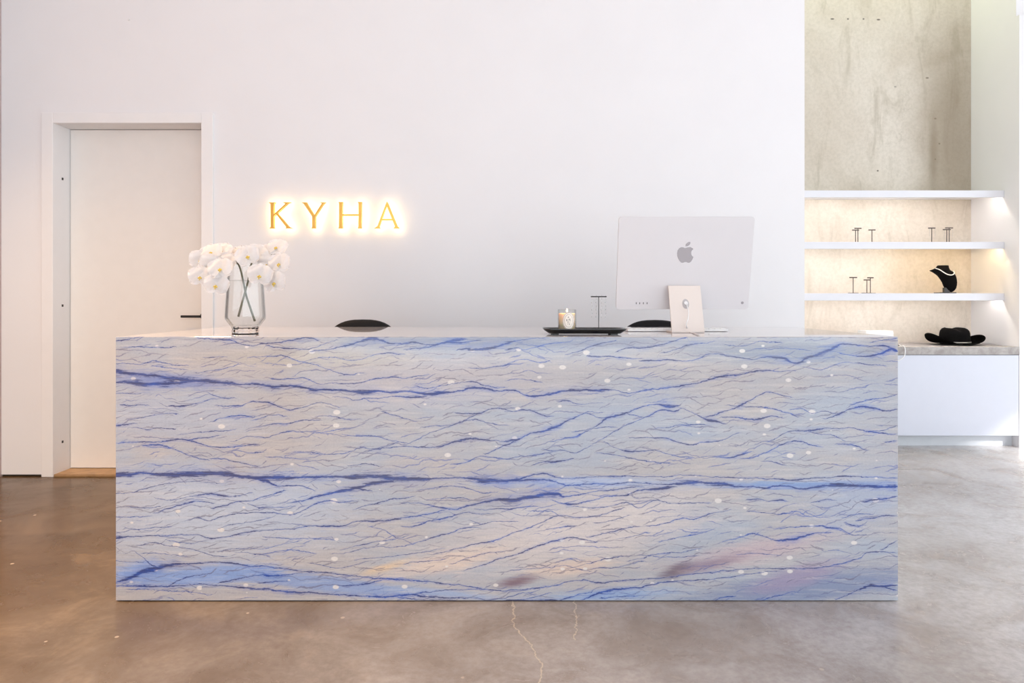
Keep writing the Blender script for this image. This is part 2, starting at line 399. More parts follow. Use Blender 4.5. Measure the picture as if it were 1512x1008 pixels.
def ell(t, uv, px, py, rx, ry, rot=0):      # soft elliptic patch, centre & radii in photo pixels; uv in pixels
    m = t.mapping(uv, (px, py, 0), (0, 0, math.radians(rot)), (rx, ry, 1), 'TEXTURE')
    nd = t.n('ShaderNodeVectorMath', operation='LENGTH'); t.l(m, nd.inputs[0]); return nd.outputs['Value']
def marble_front(DW, DH):
    t = NT('veined_blue_stone'); co = t.objco(); sx = t.n('ShaderNodeSeparateXYZ'); t.l(co, sx.inputs[0])
    u = t.math('DIVIDE', sx.outputs[0], DW); v = t.math('SUBTRACT', 1.0, t.math('DIVIDE', sx.outputs[2], DH))
    px = t.math('MULTIPLY_ADD', u, DX1-DX0, DX0); py = t.math('MULTIPLY_ADD', v, DY1-DY0, DY0)
    P = coords2(t, px, py)                                  # position on the slab, in photo pixels
    # fine wobble of every vein
    wob = t.noise(t.mapping(P, scale=(.05, .09, 1)), 1.0, 4, .6); wob2 = t.noise(t.mapping(P, (40, 7, 0), scale=(.22, .3, 1)), 1.0, 2, .6)
    dv = t.math('ADD', t.math('MULTIPLY', t.math('SUBTRACT', wob, .5), 7.0), t.math('MULTIPLY', t.math('SUBTRACT', wob2, .5), 1.8))
    pyw = t.math('ADD', py, dv); best = None
    grain = t.noise(t.mapping(P, scale=(.03, .40, 1)), 1.0, 4, .7)
    for tr in parse_veins():
        yp, wp = [], []
        for vn in tr:
            x0, x1 = vn[0][0], vn[-1][0]
            wp.append(((x0-5-DX0)/(DX1-DX0), 0)); yp.append(((x0-6-DX0)/(DX1-DX0), (vn[0][1]-DY0)/(DY1-DY0)))
            for (x, y, w) in vn:
                yp.append(((x-DX0)/(DX1-DX0), (y-DY0)/(DY1-DY0))); wp.append(((x-DX0)/(DX1-DX0), (.14 + .25*w**1.72)/10))
            wp.append(((x1+5-DX0)/(DX1-DX0), 0)); yp.append(((x1+6-DX0)/(DX1-DX0), (vn[-1][1]-DY0)/(DY1-DY0)))
        if wp[0][0] > 0: wp.insert(0, (0, 0)); yp.insert(0, (0, yp[0][1]))
        else: wp = [(max(0, a), b if a > 0 else wp[1][1]) for a, b in wp]
        if wp[-1][0] < 1: wp.append((1, 0)); yp.append((1, yp[-1][1]))
        yc = fcurve(t, u, yp); wc = fcurve(t, u, wp)
        d = t.math('ABSOLUTE', t.math('SUBTRACT', pyw, t.math('MULTIPLY_ADD', yc, DY1-DY0, DY0)))
        uu = t.math('DIVIDE', d, t.math('MAXIMUM', t.math('MULTIPLY', wc, 10.0), .02))
        best = uu if best is None else t.math('MINIMUM', best, uu)
    best = t.math('MULTIPLY', best, t.math('MAXIMUM', .25, t.math('MULTIPLY_ADD', grain, 4.4, -1.1)))
    core = t.mr(best, .35, 1.25, 1, 0); halo = t.mr(best, .3, 5.0, 1, 0)
    # background tone
    n1 = t.noise(t.mapping(P, scale=(.004, .012, 1)), 1.0, 4, .55, .3); n2 = t.noise(t.mapping(P, (31, 5, 0), (0, 0, -.2), (.006, .02, 1)), 1.0, 4, .6, .5)
    base = t.mix(t.mr(n1, .35, .68), sr(188, 181, 178), sr(174, 180, 191))
    def patch(base, args, col, amt, soft=(1.0, .2), nz=.35):
        e = ell(t, P, *args); e = t.math('ADD', e, t.math('MULTIPLY', t.math('SUBTRACT', n2, .5), nz*2)); e = t.math('ADD', e, t.math('MULTIPLY', t.math('SUBTRACT', grain, .5), .9))
        return t.mix(t.mr(e, soft[0], soft[1], 0, amt), base, col)
    base = patch(base, (300, 760, 330, 100), sr(190, 199, 214), .8)
    base = patch(base, (250, 620, 230, 55), sr(178, 185, 200), .7)
    base = patch(base, (860, 780, 300, 70, -8), sr(218, 206, 200), .85)
    base = patch(base, (640, 560, 260, 60), sr(200, 191, 191), .6)
    base = patch(base, (460, 530, 220, 22), sr(190, 180, 165), .6)
    base = patch(base, (650, 832, 130, 22, -12), sr(226, 204, 186), .85)
    base = patch(base, (568, 838, 55, 9, -16), sr(230, 200, 160), .8)
    base = patch(base, (840, 838, 90, 16, -6), sr(225, 200, 180), .8)
    base = patch(base, (1240, 600, 130, 50, -15), sr(172, 180, 192), .7)
    base = patch(base, (1270, 740, 120, 60, -15), sr(174, 182, 200), .75)
    base = patch(base, (1180, 520, 240, 26), sr(142, 150, 164), .85)
    base = patch(base, (760, 505, 420, 15), sr(140, 146, 164), .85)
    base = patch(base, (1180, 870, 300, 36, -9), sr(136, 146, 172), .95)
    base = patch(base, (1180, 850, 110, 24, -18), sr(164, 146, 170), .7)
    base = patch(base, (1110, 815, 170, 26, -10), sr(204, 178, 180), .7)
    base = patch(base, (900, 878, 150, 13, -3), sr(150, 172, 206), .9)
    base = patch(base, (300, 850, 150, 20, -3), sr(128, 162, 220), .8, (1.1, .4))
    base = patch(base, (480, 862, 170, 16, 6), sr(134, 160, 208), .8, (1.1, .4))
    base = patch(base, (205, 842, 70, 22, -10), sr(130, 164, 222), .85)
    base = patch(base, (650, 875, 140, 9, 5), sr(160, 176, 206), .9)
    base = patch(base, (850, 712, 220, 14, 0), sr(165, 180, 212), .85)
    base = patch(base, (1180, 716, 200, 10, 0), sr(130, 160, 206), .85)
    base = patch(base, (250, 562, 120, 16, 4), sr(120, 136, 190), .8)
    base = patch(base, (762, 859, 38, 10, -12), sr(132, 105, 112), .95, (1.2, .1), .5)
    base = patch(base, (1000, 842, 38, 12, -22), sr(112, 96, 104), .95, (1.2, .1), .5)
    base = patch(base, (1050, 832, 70, 12, -12), sr(150, 128, 140), .8, (1.2, .1), .5)
    st = t.noise(t.mapping(P, (3, 17, 0), (0, 0, -.16), (.012, .16, 1)), 1.0, 5, .65, .4)
    base = t.mix(t.mr(st, .35, .65, 0, .22), base, t.mix(.55, base, sr(120, 136, 178))); base = t.mix(t.mr(st, .3, .5, .22, 0), base, sr(222, 216, 212))
    # fine net of veinlets
    warp = t.n('ShaderNodeVectorMath', operation='MULTIPLY_ADD')
    nv = t.noise(t.mapping(P, scale=(.012, .02, 1)), 1.0, 4, .6, out=1)
    t.l(nv, warp.inputs[0]); warp.inputs[1].default_value = (60, 34, 0); t.l(P, warp.inputs[2]); PW = warp.outputs[0]
    def net(rot, sc, off, w, msc):
        vo = t.n('ShaderNodeTexVoronoi', feature='DISTANCE_TO_EDGE', voronoi_dimensions='2D'); vo.inputs['Scale'].default_value = 1
        t.l(t.mapping(PW, off, (0, 0, math.radians(rot)), sc), vo.inputs['Vector'])
        m = t.mr(t.noise(t.mapping(P, off, (0, 0, math.radians(rot)), msc), 1.0, 3, .6), .40, .62)
        wn_ = t.math('MULTIPLY', m, w)
        return t.math('MULTIPLY', t.mr(t.math('DIVIDE', vo.outputs[0], t.math('MAXIMUM', wn_, .001)), .3, 1.3, 1, 0), m)
    def ridge(rot, sc, off, w):
        n = t.noise(t.mapping(PW, off, (0, 0, math.radians(rot)), sc), 1.0, 3, .5)
        m = t.mr(t.noise(t.mapping(P, off, scale=(.02, .05, 1)), 1.0, 3, .6), .42, .62)
        a = t.math('ABSOLUTE', t.math('SUBTRACT', t.math('FRACT', t.math('MULTIPLY', n, 5.0)), .5))
        return t.math('MULTIPLY', t.mr(a, w*.3, w, 1, 0), m)
    f1 = net(10, (.011, .055, 1), (3, 1, 0), .034, (.02, .045, 1)); f2 = net(22, (.012, .06, 1), (9, 4, 0), .028, (.015, .05, 1))
    f3 = ridge(12, (.006, .035, 1), (1, 7, 0), .04)
    def family(rot, spacing, amp, off, w, lo, hi):
        a = math.radians(rot); sp = t.n('ShaderNodeSeparateXYZ'); t.l(P, sp.inputs[0])
        s1 = t.math('ADD', t.math('MULTIPLY', sp.outputs[1], math.cos(a)), t.math('MULTIPLY', sp.outputs[0], math.sin(a)))
        wa = t.noise(t.mapping(P, off, scale=(.010, .006, 1)), 1.0, 3, .5)
        s1 = t.math('ADD', s1, t.math('MULTIPLY', wa, amp)); s1 = t.math('ADD', s1, dv); s1 = t.math('DIVIDE', s1, spacing)
        d = t.math('MULTIPLY', t.math('ABSOLUTE', t.math('SUBTRACT', t.math('FRACT', s1), .5)), spacing)
        m = t.mr(t.noise(t.mapping(P, (off[1], off[0], 3), (0, 0, -a), (.009, .08, 1)), 1.0, 2, .5), lo, hi)
        return t.math('MULTIPLY', t.mr(d, .1, t.math('MULTIPLY_ADD', m, w, .15), 1, 0), m)
    g1 = family(6, 11, 60, (3, 9, 0), 1.0, .45, .62); g2 = family(15, 15, 60, (21, 2, 0), 1.1, .47, .64); g3 = family(-6, 13, 70, (8, 31, 0), .9, .47, .62); g4 = family(21, 18, 50, (40, 12, 0), 1.1, .49, .64)
    fine = t.math('MAXIMUM', t.math('MAXIMUM', t.math('MULTIPLY', f1, .12), t.math('MULTIPLY', f2, .12)), t.math('MAXIMUM', t.math('MAXIMUM', g1, g2), t.math('MAXIMUM', g3, g4)))
    fine = t.math('MULTIPLY', fine, .68)
    bluish = t.mr(t.noise(t.mapping(P, (77, 3, 0), scale=(.008, .02, 1)), 1.0, 3, .6), .44, .64)
    finecol = t.mix(bluish, sr(112, 106, 126), sr(84, 104, 172))
    # pale crystals
    vo = t.n('ShaderNodeTexVoronoi', feature='F1', voronoi_dimensions='2D'); vo.inputs['Scale'].default_value = 1
    t.l(t.mapping(P, scale=(.030, .046, 1)), vo.inputs['Vector'])
    sc = t.n('ShaderNodeSeparateColor'); t.l(vo.outputs['Color'], sc.inputs[0])
    keep = t.math('MULTIPLY', t.math('GREATER_THAN', sc.outputs[0], .78), sc.outputs[1])
    dots = t.mr(t.math('SUBTRACT', vo.outputs['Distance'], t.math('MULTIPLY', keep, .17)), -.04, .02, .85, 0)
    dots = t.math('MULTIPLY', dots, t.math('GREATER_THAN', keep, .2))
    col = t.mix(fine, base, finecol)
    col = t.mix(dots, col, sr(226, 220, 214))
    col = t.mix(t.math('MULTIPLY', halo, t.math('MULTIPLY_ADD', n2, .7, .02)), col, t.mix(bluish, sr(120, 132, 182), sr(84, 120, 200)))
    corecol = t.mix(t.mr(grain, .42, .58), t.mix(bluish, sr(52, 56, 100), sr(36, 60, 132)), t.mix(bluish, sr(58, 76, 140), sr(38, 80, 172)))
    col = t.mix(t.math('MULTIPLY', core, .9), col, corecol)
    gr = t.noise(P, .35, 2, .7); col = t.mix(t.mr(gr, .3, .7, .0, .16), col, t.mix(.5, col, (0.03, .03, .05, 1)))
    t.bsdf(col, .09, .5); return t.m
def marble_plain(name, tint=sr(214, 208, 206), rough=.05, spec=.6):
    t = NT(name); co = t.objco(); n = t.noise(t.mapping(co, scale=(1.2, 3, 3)), 3, 6, .6, 1.2)
    r = t.math('ABSOLUTE', t.math('SUBTRACT', n, .5)); c = t.mix(t.mr(r, .0, .035, .6, 0), tint, sr(110, 128, 180))
    t.bsdf(c, rough, spec); return t.m

WALL = mat('white_wall_paint', sr(238, 236, 237), .75, var=.012, scale=3, bump=.03, bscale=150)
TRIM = mat('white_trim_paint', sr(240, 238, 238), .45, var=.01)
DOORM = mat('white_door_paint', sr(238, 233, 228), .5, var=.015)
CAB = mat('white_lacquer', sr(209, 211, 222), .35, var=.01)
LIPM = mat('white_shelf_edge', sr(226, 225, 230), .4, var=.01)
BLACK = mat('black_metal', sr(22, 20, 20), .35, var=.2)
PLBLACK = mat('black_velvet', sr(14, 12, 13), .95, spec=.1, var=.3)
CHAIRM = mat('black_vinyl', sr(20, 19, 22), .6, spec=.25, var=.2)
GOLD = mat('brushed_gold', (0.74, 0.42, 0.10, 1), .35, metal=.85, var=.1)
SILV = mat('silver_aluminium', sr(216, 212, 214), .42, metal=0, spec=.5, var=.01)
SILV2 = mat('pale_champagne_aluminium', sr(228, 216, 208), .4, spec=.5, var=.01)
LOGO = mat('grey_mirror_logo', sr(168, 162, 165), .2, metal=.3, var=.01)
WHITEPL = mat('white_plastic', sr(236, 234, 233), .4, var=.01)
CHROME = mat('polished_steel', sr(150, 145, 140), .25, metal=1, var=.05)
CLEAR = glass('clear_glass')
def thin_glass(name, edge=(.62, .66, .68, 1)):
    t = NT(name); lw = t.n('ShaderNodeLayerWeight'); lw.inputs['Blend'].default_value = .25
    tr = t.n('ShaderNodeBsdfTransparent'); gl = t.n('ShaderNodeBsdfGlossy'); gl.inputs['Roughness'].default_value = .02
    lw.inputs['Blend'].default_value = .5; F = lw.outputs['Facing']
    t.l(t.mix(t.mr(F, .5, 1.0), (.985, .99, .99, 1), edge), tr.inputs[0]); mx = t.n('ShaderNodeMixShader')
    t.l(t.math('MULTIPLY_ADD', t.math('POWER', F, 5.0), .7, .03), mx.inputs[0]); t.l(tr.outputs[0], mx.inputs[1]); t.l(gl.outputs[0], mx.inputs[2]); t.l(mx.outputs[0], t.out.inputs[0]); return t.m
THIN = thin_glass('thin_clear_glass')
GAP = mat('dark_shadow_gap_paint', sr(60, 52, 46), .8)

# ------------------------------------------------------------------ room
sm, sn, sb = 4.114, 4.92, 5.437          # distances: main wall, niche front, niche back
XL = -3.077; XM = 1.763; XN = 3.656      # left wall, right end of the main wall, right side of the niche
def floor_mat():
    t = NT('polished_concrete'); co = t.objco()
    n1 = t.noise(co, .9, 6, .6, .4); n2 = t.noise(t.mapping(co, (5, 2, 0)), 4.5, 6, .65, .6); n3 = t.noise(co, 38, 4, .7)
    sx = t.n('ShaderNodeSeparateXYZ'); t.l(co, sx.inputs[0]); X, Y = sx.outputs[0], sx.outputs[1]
    glare_mix = t.mr(t.math('ADD', t.math('MULTIPLY_ADD', Y, -.7, t.math('ADD', X, 2.1)), t.math('MULTIPLY', t.math('SUBTRACT', n1, .5), 2.0)), -2.1, 3.9)  # daylight glare painted into the floor colour, paler towards right and camera
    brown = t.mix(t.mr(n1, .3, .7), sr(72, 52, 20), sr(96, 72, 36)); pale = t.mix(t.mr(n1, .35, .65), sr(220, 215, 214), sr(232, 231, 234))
    c = t.mix(glare_mix, brown, pale)
    c = t.mix(t.mr(n2, .35, .72, 0, .55), c, t.mix(glare_mix, sr(70, 52, 30), sr(176, 158, 144)))
    c = t.mix(t.mr(n2, .3, .5, .22, 0), c, t.mix(glare_mix, sr(150, 124, 94), sr(214, 204, 196)))
    c = t.mix(t.mr(n3, .3, .7, 0, .22), c, sr(86, 66, 50))
    vo = t.n('ShaderNodeTexVoronoi'); vo.inputs['Scale'].default_value = 9; t.l(co, vo.inputs['Vector'])
    sc = t.n('ShaderNodeSeparateColor'); t.l(vo.outputs['Color'], sc.inputs[0])
    chip = t.math('MULTIPLY', t.mr(vo.outputs['Distance'], .05, .075, 1, 0), t.math('GREATER_THAN', sc.outputs[0], .72))
    c = t.mix(t.math('MULTIPLY', chip, .6), c, sr(205, 190, 174))
    # cracks (courses as x over y or y over x on the floor)
    def fl(px, py): d = EYE*FPX/(py-444); return ((px-756)*d/FPX, d)
    wob = t.math('MULTIPLY', t.math('SUBTRACT', t.noise(co, 22, 5, .65), .5), .05)
    def crack(pts, width, axis):
        q = sorted([fl(*p) if axis == 'x' else fl(*p)[::-1] for p in pts], key=lambda p: p[0])
        a0, a1 = q[0][0], q[-1][0]; b = [p[1] for p in q]; lo, hi = min(b)-.01, max(b)+.01
        A, B = (X, Y) if axis == 'x' else (Y, X)
        s = t.math('DIVIDE', t.math('SUBTRACT', A, a0), a1-a0)
        cu = fcurve(t, s, [((p[0]-a0)/(a1-a0), (p[1]-lo)/(hi-lo)) for p in q])
        d = t.math('ABSOLUTE', t.math('SUBTRACT', t.math('ADD', B, wob), t.math('MULTIPLY_ADD', cu, hi-lo, lo)))
        on = t.math('MULTIPLY', t.math('GREATER_THAN', s, 0.0), t.math('LESS_THAN', s, 1.0))
        return t.math('MULTIPLY', t.mr(d, width*.3, width, 1, 0), on)
    k1 = crack([(757, 885), (758, 910), (760, 925), (775, 942), (785, 956), (797, 975), (799, 990), (795, 1008), (790, 1060)], .0035, 'y')
    k2 = crack([(850, 880), (849, 905), (851, 925), (847, 945)], .0025, 'y')
    c = t.mix(t.math('MULTIPLY', t.math('MAXIMUM', k1, k2), .75), c, sr(206, 190, 170))
    k3 = crack([(1310, 785), (1325, 796), (1355, 816), (1385, 834)], .0035, 'x'); k4 = crack([(1425, 800), (1460, 822), (1490, 838), (1530, 862)], .003, 'x')
    c = t.mix(t.math('MULTIPLY', t.math('MAXIMUM', k3, k4), .5), c, sr(90, 84, 80))
    r = t.mr(n2, .3, .7, .16, .30); b = t.bsdf(c, r, .28, coat=.04); b.inputs['Coat Roughness'].default_value = .12
    t.bump(b, n3, .04, .003); return t.m
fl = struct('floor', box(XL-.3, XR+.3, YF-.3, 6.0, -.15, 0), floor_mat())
struct('ceiling', box(XL-.3, XR+.3, YF-.3, 6.0, ZC, ZC+.15), WALL)
# main wall with the door opening
DL, DR, DT = -2.758, -1.865, 2.126
G = .011
bm = bmesh.new(); bx(bm, XL, DL, sm, sm+.32, G, ZC); bx(bm, DR, XM, sm, sm+.32, G, ZC); bx(bm, DL, DR, sm, sm+.32, DT, ZC)
bx(bm, 1.55, XM, sm+.32, sb+.2, 0, ZC)
struct('wall_back', bm, WALL)
bm = bmesh.new(); bx(bm, XL, DL, sm+.012, sm+.3, 0, G-.0005); bx(bm, DR, XM, sm+.012, sm+.3, 0, G-.0005)
struct('wall_gap_shade', bm, GAP)  # dark strip standing in for the shade in the gap under the wall
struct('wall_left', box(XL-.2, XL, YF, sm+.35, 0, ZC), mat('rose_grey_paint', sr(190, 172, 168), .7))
# casing + jamb
ca0, ca1, caz = -2.826, -1.796, 2.187
bm = bmesh.new(); f = sm-.016
bx(bm, ca0, DL, f, sm-.0002, 0, caz); bx(bm, DR, ca1, f, sm-.0002, 0, caz); bx(bm, DL, DR, f, sm-.0002, DT, caz)
cas = struct('trim_2', bm, TRIM, bevel=.002)
bm = bmesh.new(); bx(bm, DL-.01, DL+.001, f+.001, sm+.2, 0, DT+.001); bx(bm, DR-.001, DR+.01, f+.001, sm+.2, 0, DT+.001); bx(bm, DL, DR, f+.001, sm+.2, DT-.001, DT+.02)
jb = struct('trim_3', bm, TRIM)
for (px, py) in ((94, 264), (93.5, 451), (94, 652)):
    p = W(px, py, 4.185); b = bmesh.new(); bx(b, DL+.0005, DL+.004, 4.18, 4.192, p.z-.007, p.z+.007); obj('screw', b, BLACK, jb)
struct('trim_4', box(DL+.001, DR-.001, f+.01, sm+.25, 0.0002, .0125), mat('oak_threshold', sr(176, 142, 104), .5, var=.2, scale=20))
door = struct('door_1', box(DL+.004, DR-.004, sm+.145, sm+.19, .0165, DT-.004), DOORM)
bm = bmesh.new(); bx(bm, DL+.0015, DR-.0015, sm+.165, sm+.17, .0127, DT-.0015); bx(bm, DL+.0015, DR-.0015, sm+.1951, sm+.2, .0127, DT-.0015); obj('shadow_gap', bm, GAP, door)
bm = lathe([(0, 0), (.024, 0), (.024, .008), (0, .008)], 24)
bmesh.ops.transform(bm, matrix=Matrix.Translation((-1.918, sm+.145, .962)) @ Matrix.Rotation(math.pi/2, 4, 'X'), verts=bm.verts[:])
hd = obj('door_handle', bm, BLACK, door)
obj('lever', box(-2.040, -1.905, sm+.085, sm+.099, .953, .968), BLACK, hd, bevel=.003)
obj('neck', tube([(-1.918, sm+.137, .961), (-1.918, sm+.09, .961)], .008), BLACK, hd)
# niche
bm = bmesh.new(); vs = [(sn, 0), (sn, 3.118), (sn+.03, 3.118), (sn+.03, ZC), (sb+.2, ZC), (sb+.2, 0)]
A = [bm.verts.new((XN, y, z)) for y, z in vs]; B = [bm.verts.new((XR, y, z)) for y, z in vs]
bm.faces.new(A); bm.faces.new(B[::-1])
for i in range(6): bm.faces.new((A[i], B[i], B[(i+1) % 6], A[(i+1) % 6]))
struct('wall_niche_right', bm, WALL)
def concrete_wall():
    t = NT('cast_concrete_wall'); co = t.objco()
    n1 = t.noise(co, 1.1, 5, .6, .5); n2 = t.noise(t.mapping(co, scale=(3, 1, .8)), 2.2, 6, .65, .8); n3 = t.noise(co, 45, 4, .7)
    c = t.mix(t.mr(n1, .3, .7), sr(206, 194, 180), sr(222, 213, 202))
    c = t.mix(t.mr(n2, .5, .75, 0, .45), c, sr(160, 148, 128)); c = t.mix(t.mr(n3, .35, .7, 0, .18), c, sr(150, 140, 122))
    vo = t.n('ShaderNodeTexVoronoi', feature='DISTANCE_TO_EDGE'); vo.inputs['Scale'].default_value = 1.6
    w = t.n('ShaderNodeVectorMath', operation='MULTIPLY_ADD'); t.l(t.noise(co, 5, 5, .65, out=1), w.inputs[0]); w.inputs[1].default_value = (.5, .5, .5); t.l(co, w.inputs[2]); t.l(w.outputs[0], vo.inputs['Vector'])
    m = t.math('MULTIPLY', t.mr(vo.outputs[0], 0, .02, 1, 0), t.mr(n1, .5, .62))
    c = t.mix(t.math('MULTIPLY', m, .14), c, sr(140, 130, 112))
    sx = t.n('ShaderNodeSeparateXYZ'); t.l(co, sx.inputs[0]); Q = coords2(t, sx.outputs[0], sx.outputs[2])
    for (px, py, r, a) in ((1229, 28, 3, 1), (1252, 28, 1.6, 1), (1275, 28, 1.6, 1), (1297, 29, 3, 1), (1369, 115, 2.6, .9), (1322, 128, 2, .6), (1296, 252, 1.6, 1), (1387, 212, 1.5, .9), (1381, 175, 2, .8), (1381, 235, 1.2, .8)):
        p = W(px, py, sb); e = ell(t, Q, p.x, p.z, r/185, 1.3/185); e = t.math('ADD', e, t.math('MULTIPLY', n3, .6))
        c = t.mix(t.mr(e, 1.5, .9, 0, .8*a), c, sr(70, 64, 56))
    p = W(1378, 230, sb); e = ell(t, Q, p.x, p.z, 9/185, 70/185); e = t.math('ADD', e, t.math('MULTIPLY', n2, .8)); c = t.mix(t.mr(e, 1.6, .5, 0, .5), c, sr(128, 114, 92))
    p = W(1405, 190, sb); e = ell(t, Q, p.x, p.z, 75/185, 210/185); e = t.math('ADD', e, t.math('MULTIPLY', n1, .9)); c = t.mix(t.mr(e, 1.7, .5, 0, .65), c, sr(146, 130, 108))
    b = t.bsdf(c, .7, .3); t.bump(b, n3, .12, .004); return t.m
struct('wall_niche_back', box(XM, XN, sb, sb+.2, 0, ZC), concrete_wall())
# other walls, out of view: right wall with its long window, wall behind the camera with the shop window
bm = bmesh.new(); bx(bm, XR, XR+.25, YF, -2.8, 0, ZC); bx(bm, XR, XR+.25, -2.8, 4.6, 2.15, ZC); bx(bm, XR, XR+.25, 4.6, 5.6, 0, ZC)
struct('wall_right', bm, WALL)
bm = bmesh.new(); bx(bm, XL, -2.8, YF-.25, YF, 0, ZC); bx(bm, -2.8, 4.6, YF-.25, YF, 3.3, ZC); bx(bm, 4.6, XR, YF-.25, YF, 0, ZC); bx(bm, -2.8, 4.6, YF-.25, YF, 0, .2)
struct('wall_front', bm, WALL)

# niche cabinet, worktop, shelves
cz0, cz1 = EYE-199/204.8, EYE-79.5/204.8
cab = thing('base_cabinet', 'long white lacquered base cabinet under the grey concrete worktop in the niche', 'cabinet', (2.7, sn, 0))
def rel(o, p): o.parent = p; o.matrix_parent_inverse = Matrix.Translation(-p.location); return o
rel(obj('body', box(XM+.002, XN-.002, sn+.02, sb-.001, cz0, cz1), CAB), cab)
rel(obj('front_panel', box(XM+.002, XN-.004, sn, sn+.0195, cz0, cz1-.004), CAB, bevel=.001), cab)
rel(obj('plinth', box(XM+.002, XN-.002, sn+.07, sb-.001, 0, cz0-.0005), mat('grey_plinth', sr(206, 208, 212), .5)), cab)
t_ = NT('raw_concrete_worktop'); co = t_.objco(); n = t_.noise(co, 14, 6, .7, .5)
c = t_.mix(t_.mr(n, .3, .7), sr(150, 142, 138), sr(186, 180, 176)); b_ = t_.bsdf(c, .55, .4); t_.bump(b_, n, .2, .004)
tag(obj('worktop', box(XM+.002, XN-.001, sn-.006, sb-.001, cz1+.0005, EYE-68/204.8), t_.m, bevel=.002), 'thick grey concrete worktop across the niche, carrying the black hat', 'worktop')
tz = EYE-68/204.8
SHY = EYE  # shelf lips: front at y 5.068
ly = 5.068
labels = ['uppermost white floating shelf in the concrete niche, with nothing standing on it', 'middle white floating shelf in the niche, carrying only small earring stands', 'lowest white floating shelf in the niche, carrying the black necklace bust']
LEDS = [[(XM+.05, XN-.003, (1, .92, .82, 1), 40)], [(XM+.05, 2.95, (1, .93, .84, 1), 40), (3.0, XN-.003, (1, .74, .38, 1), 50)], [(XM+.05, XN-.003, (1, .94, .88, 1), 44)]]
shelf_z = []
for (py0, py1), lb, leds in zip(((281, 291.3), (357, 367.3), (432.8, 443.6)), labels, LEDS):
    z1 = EYE-(py0-444)*ly/FPX; z0 = EYE-(py1-444)*ly/FPX; shelf_z.append(z1)
    sh = thing('wall_shelf', lb, 'shelf', (2.7, ly, z0), 'white floating shelves in the niche')
    rel(obj('board', box(XM+.001, XN-.001, ly+.0175, sb-.001, z1-.014, z1), TRIM), sh)
    rel(obj('lip', box(XM+.001, XN-.001, ly, ly+.017, z0, z1), LIPM, bevel=.0015), sh)
    for (a, b2, col, st) in leds:
        o = rel(obj('light_strip', box(a, b2, ly+.034, ly+.044, z1-.0195, z1-.0145), emit('shelf_led', col, st)), sh)

# ------------------------------------------------------------------ reception desk
DD, DB = 2.40, 3.30; DXL, DXR = -1.393, 1.357; DH = .931
desk = thing('reception_desk', 'long reception desk clad in white stone with blue veins', 'desk', (DXL, DD, 0))
def chl(o): o.parent = desk; return o
w_, h_ = DXR-DXL, DH
MF = marble_front(w_, h_)
TH = .02
bm = bmesh.new(); bx(bm, 0, w_, 0, TH, .004, h_-.0015); chl(obj('front_panel', bm, MF, bevel=.001))
bm = bmesh.new(); bx(bm, 0, w_, TH+.0005, DB-DD, h_-TH, h_); bx(bm, .0, w_, .0002, TH+.0005, h_-.0014, h_)
TOPM = marble_plain('polished_stone_top', sr(222, 214, 210), .03, .7)
chl(obj('countertop', bm, TOPM, bevel=.0008))
SIDE = marble_plain('veined_stone_side')
for (a, b2) in ((0, TH), (w_-TH, w_)): chl(obj('side_panel', box(a, b2, TH+.0005, DB-DD, .004, h_-TH-.0005), SIDE))
chl(obj('plinth', box(.01, w_-.01, .012, DB-DD-.05, 0, .0035), GAP))
bm = bmesh.new(); bx(bm, TH+.001, w_-TH-.001, .5, .52, .06, h_-TH-.001); chl(obj('modesty_board', bm, CAB))

# ------------------------------------------------------------------ lettering on the wall
LX = lambda x: 370 + x/6.048
LY = lambda y: 270 + y/6.048
def letter_poly(strokes, d): return [[(W(LX(x), LY(y), d).x, W(LX(x), LY(y), d).z) for x, y in s] for s in strokes]
LET = {
 'K': [[(160,173),(220,173),(206,186),(204,390),(215,405),(168,405),(180,390),(178,186)], [(203,280),(310,186),(290,172),(360,172),(330,184),(240,268),(345,392),(378,405),(312,405),(318,394),(226,278),(205,300)]],
 'Y': [[(455,173),(500,173),(504,183),(568,285),(636,183),(620,173),(667,173),(650,186),(578,300),(576,390),(582,405),(544,405),(550,390),(549,300),(474,186)]],
 'H': [[(786,170),(822,170),(818,186),(818,390),(820,405),(784,405),(788,390),(790,186)], [(958,170),(994,170),(990,186),(988,390),(992,405),(958,405),(962,390),(964,186)], [(816,278),(966,278),(966,292),(816,292)]],
 'A': [[(1216,166),(1226,178),(1312,385),(1334,405),(1276,405),(1288,388),(1214,205),(1150,388),(1158,405),(1104,405),(1132,385)], [(1160,320),(1272,320),(1276,333),(1156,333)]],
}
ws = W(LX(745), LY(405), sm)
sign = thing('wall_lettering', 'row of gold serif capital letters glowing with warm light on the white wall', 'sign', (ws.x, sm-.03, ws.z))
halo_m = emit('warm_halo_led', (1, .72, .36, 1), 16)
for k, strokes in LET.items():
    bm = bmesh.new(); be = bmesh.new(); dd = sm-.065
    for i, poly in enumerate(letter_poly(strokes, dd)):
        prism(poly, dd - i*.0004, sm-.034 - i*.0004, bm)
        cx = sum(p[0] for p in poly)/len(poly); prism([(p[0], p[1]) for p in poly], sm-.0330, sm-.0315, be)
    lt = rel(obj('letter', bm, GOLD, None), sign); tag(lt, 'gold serif letter ' + k)
    e = obj('back_light', be, halo_m, None); e.parent = lt
    e2 = bmesh.new()
    for poly in letter_poly(strokes, dd)[:1]:
        xs = [p[0] for p in poly]; zs = [p[1] for p in poly]; xm = xs[0]+.02 if k != 'A' else (min(xs)+max(xs))/2
        zt = max(zs)-.012
        tube([(xm, sm-.034, zt), (xm, sm-.0005, zt)], .002, 8, e2)
    s_ = obj('standoff_pin', e2, CHROME, None); s_.parent = lt

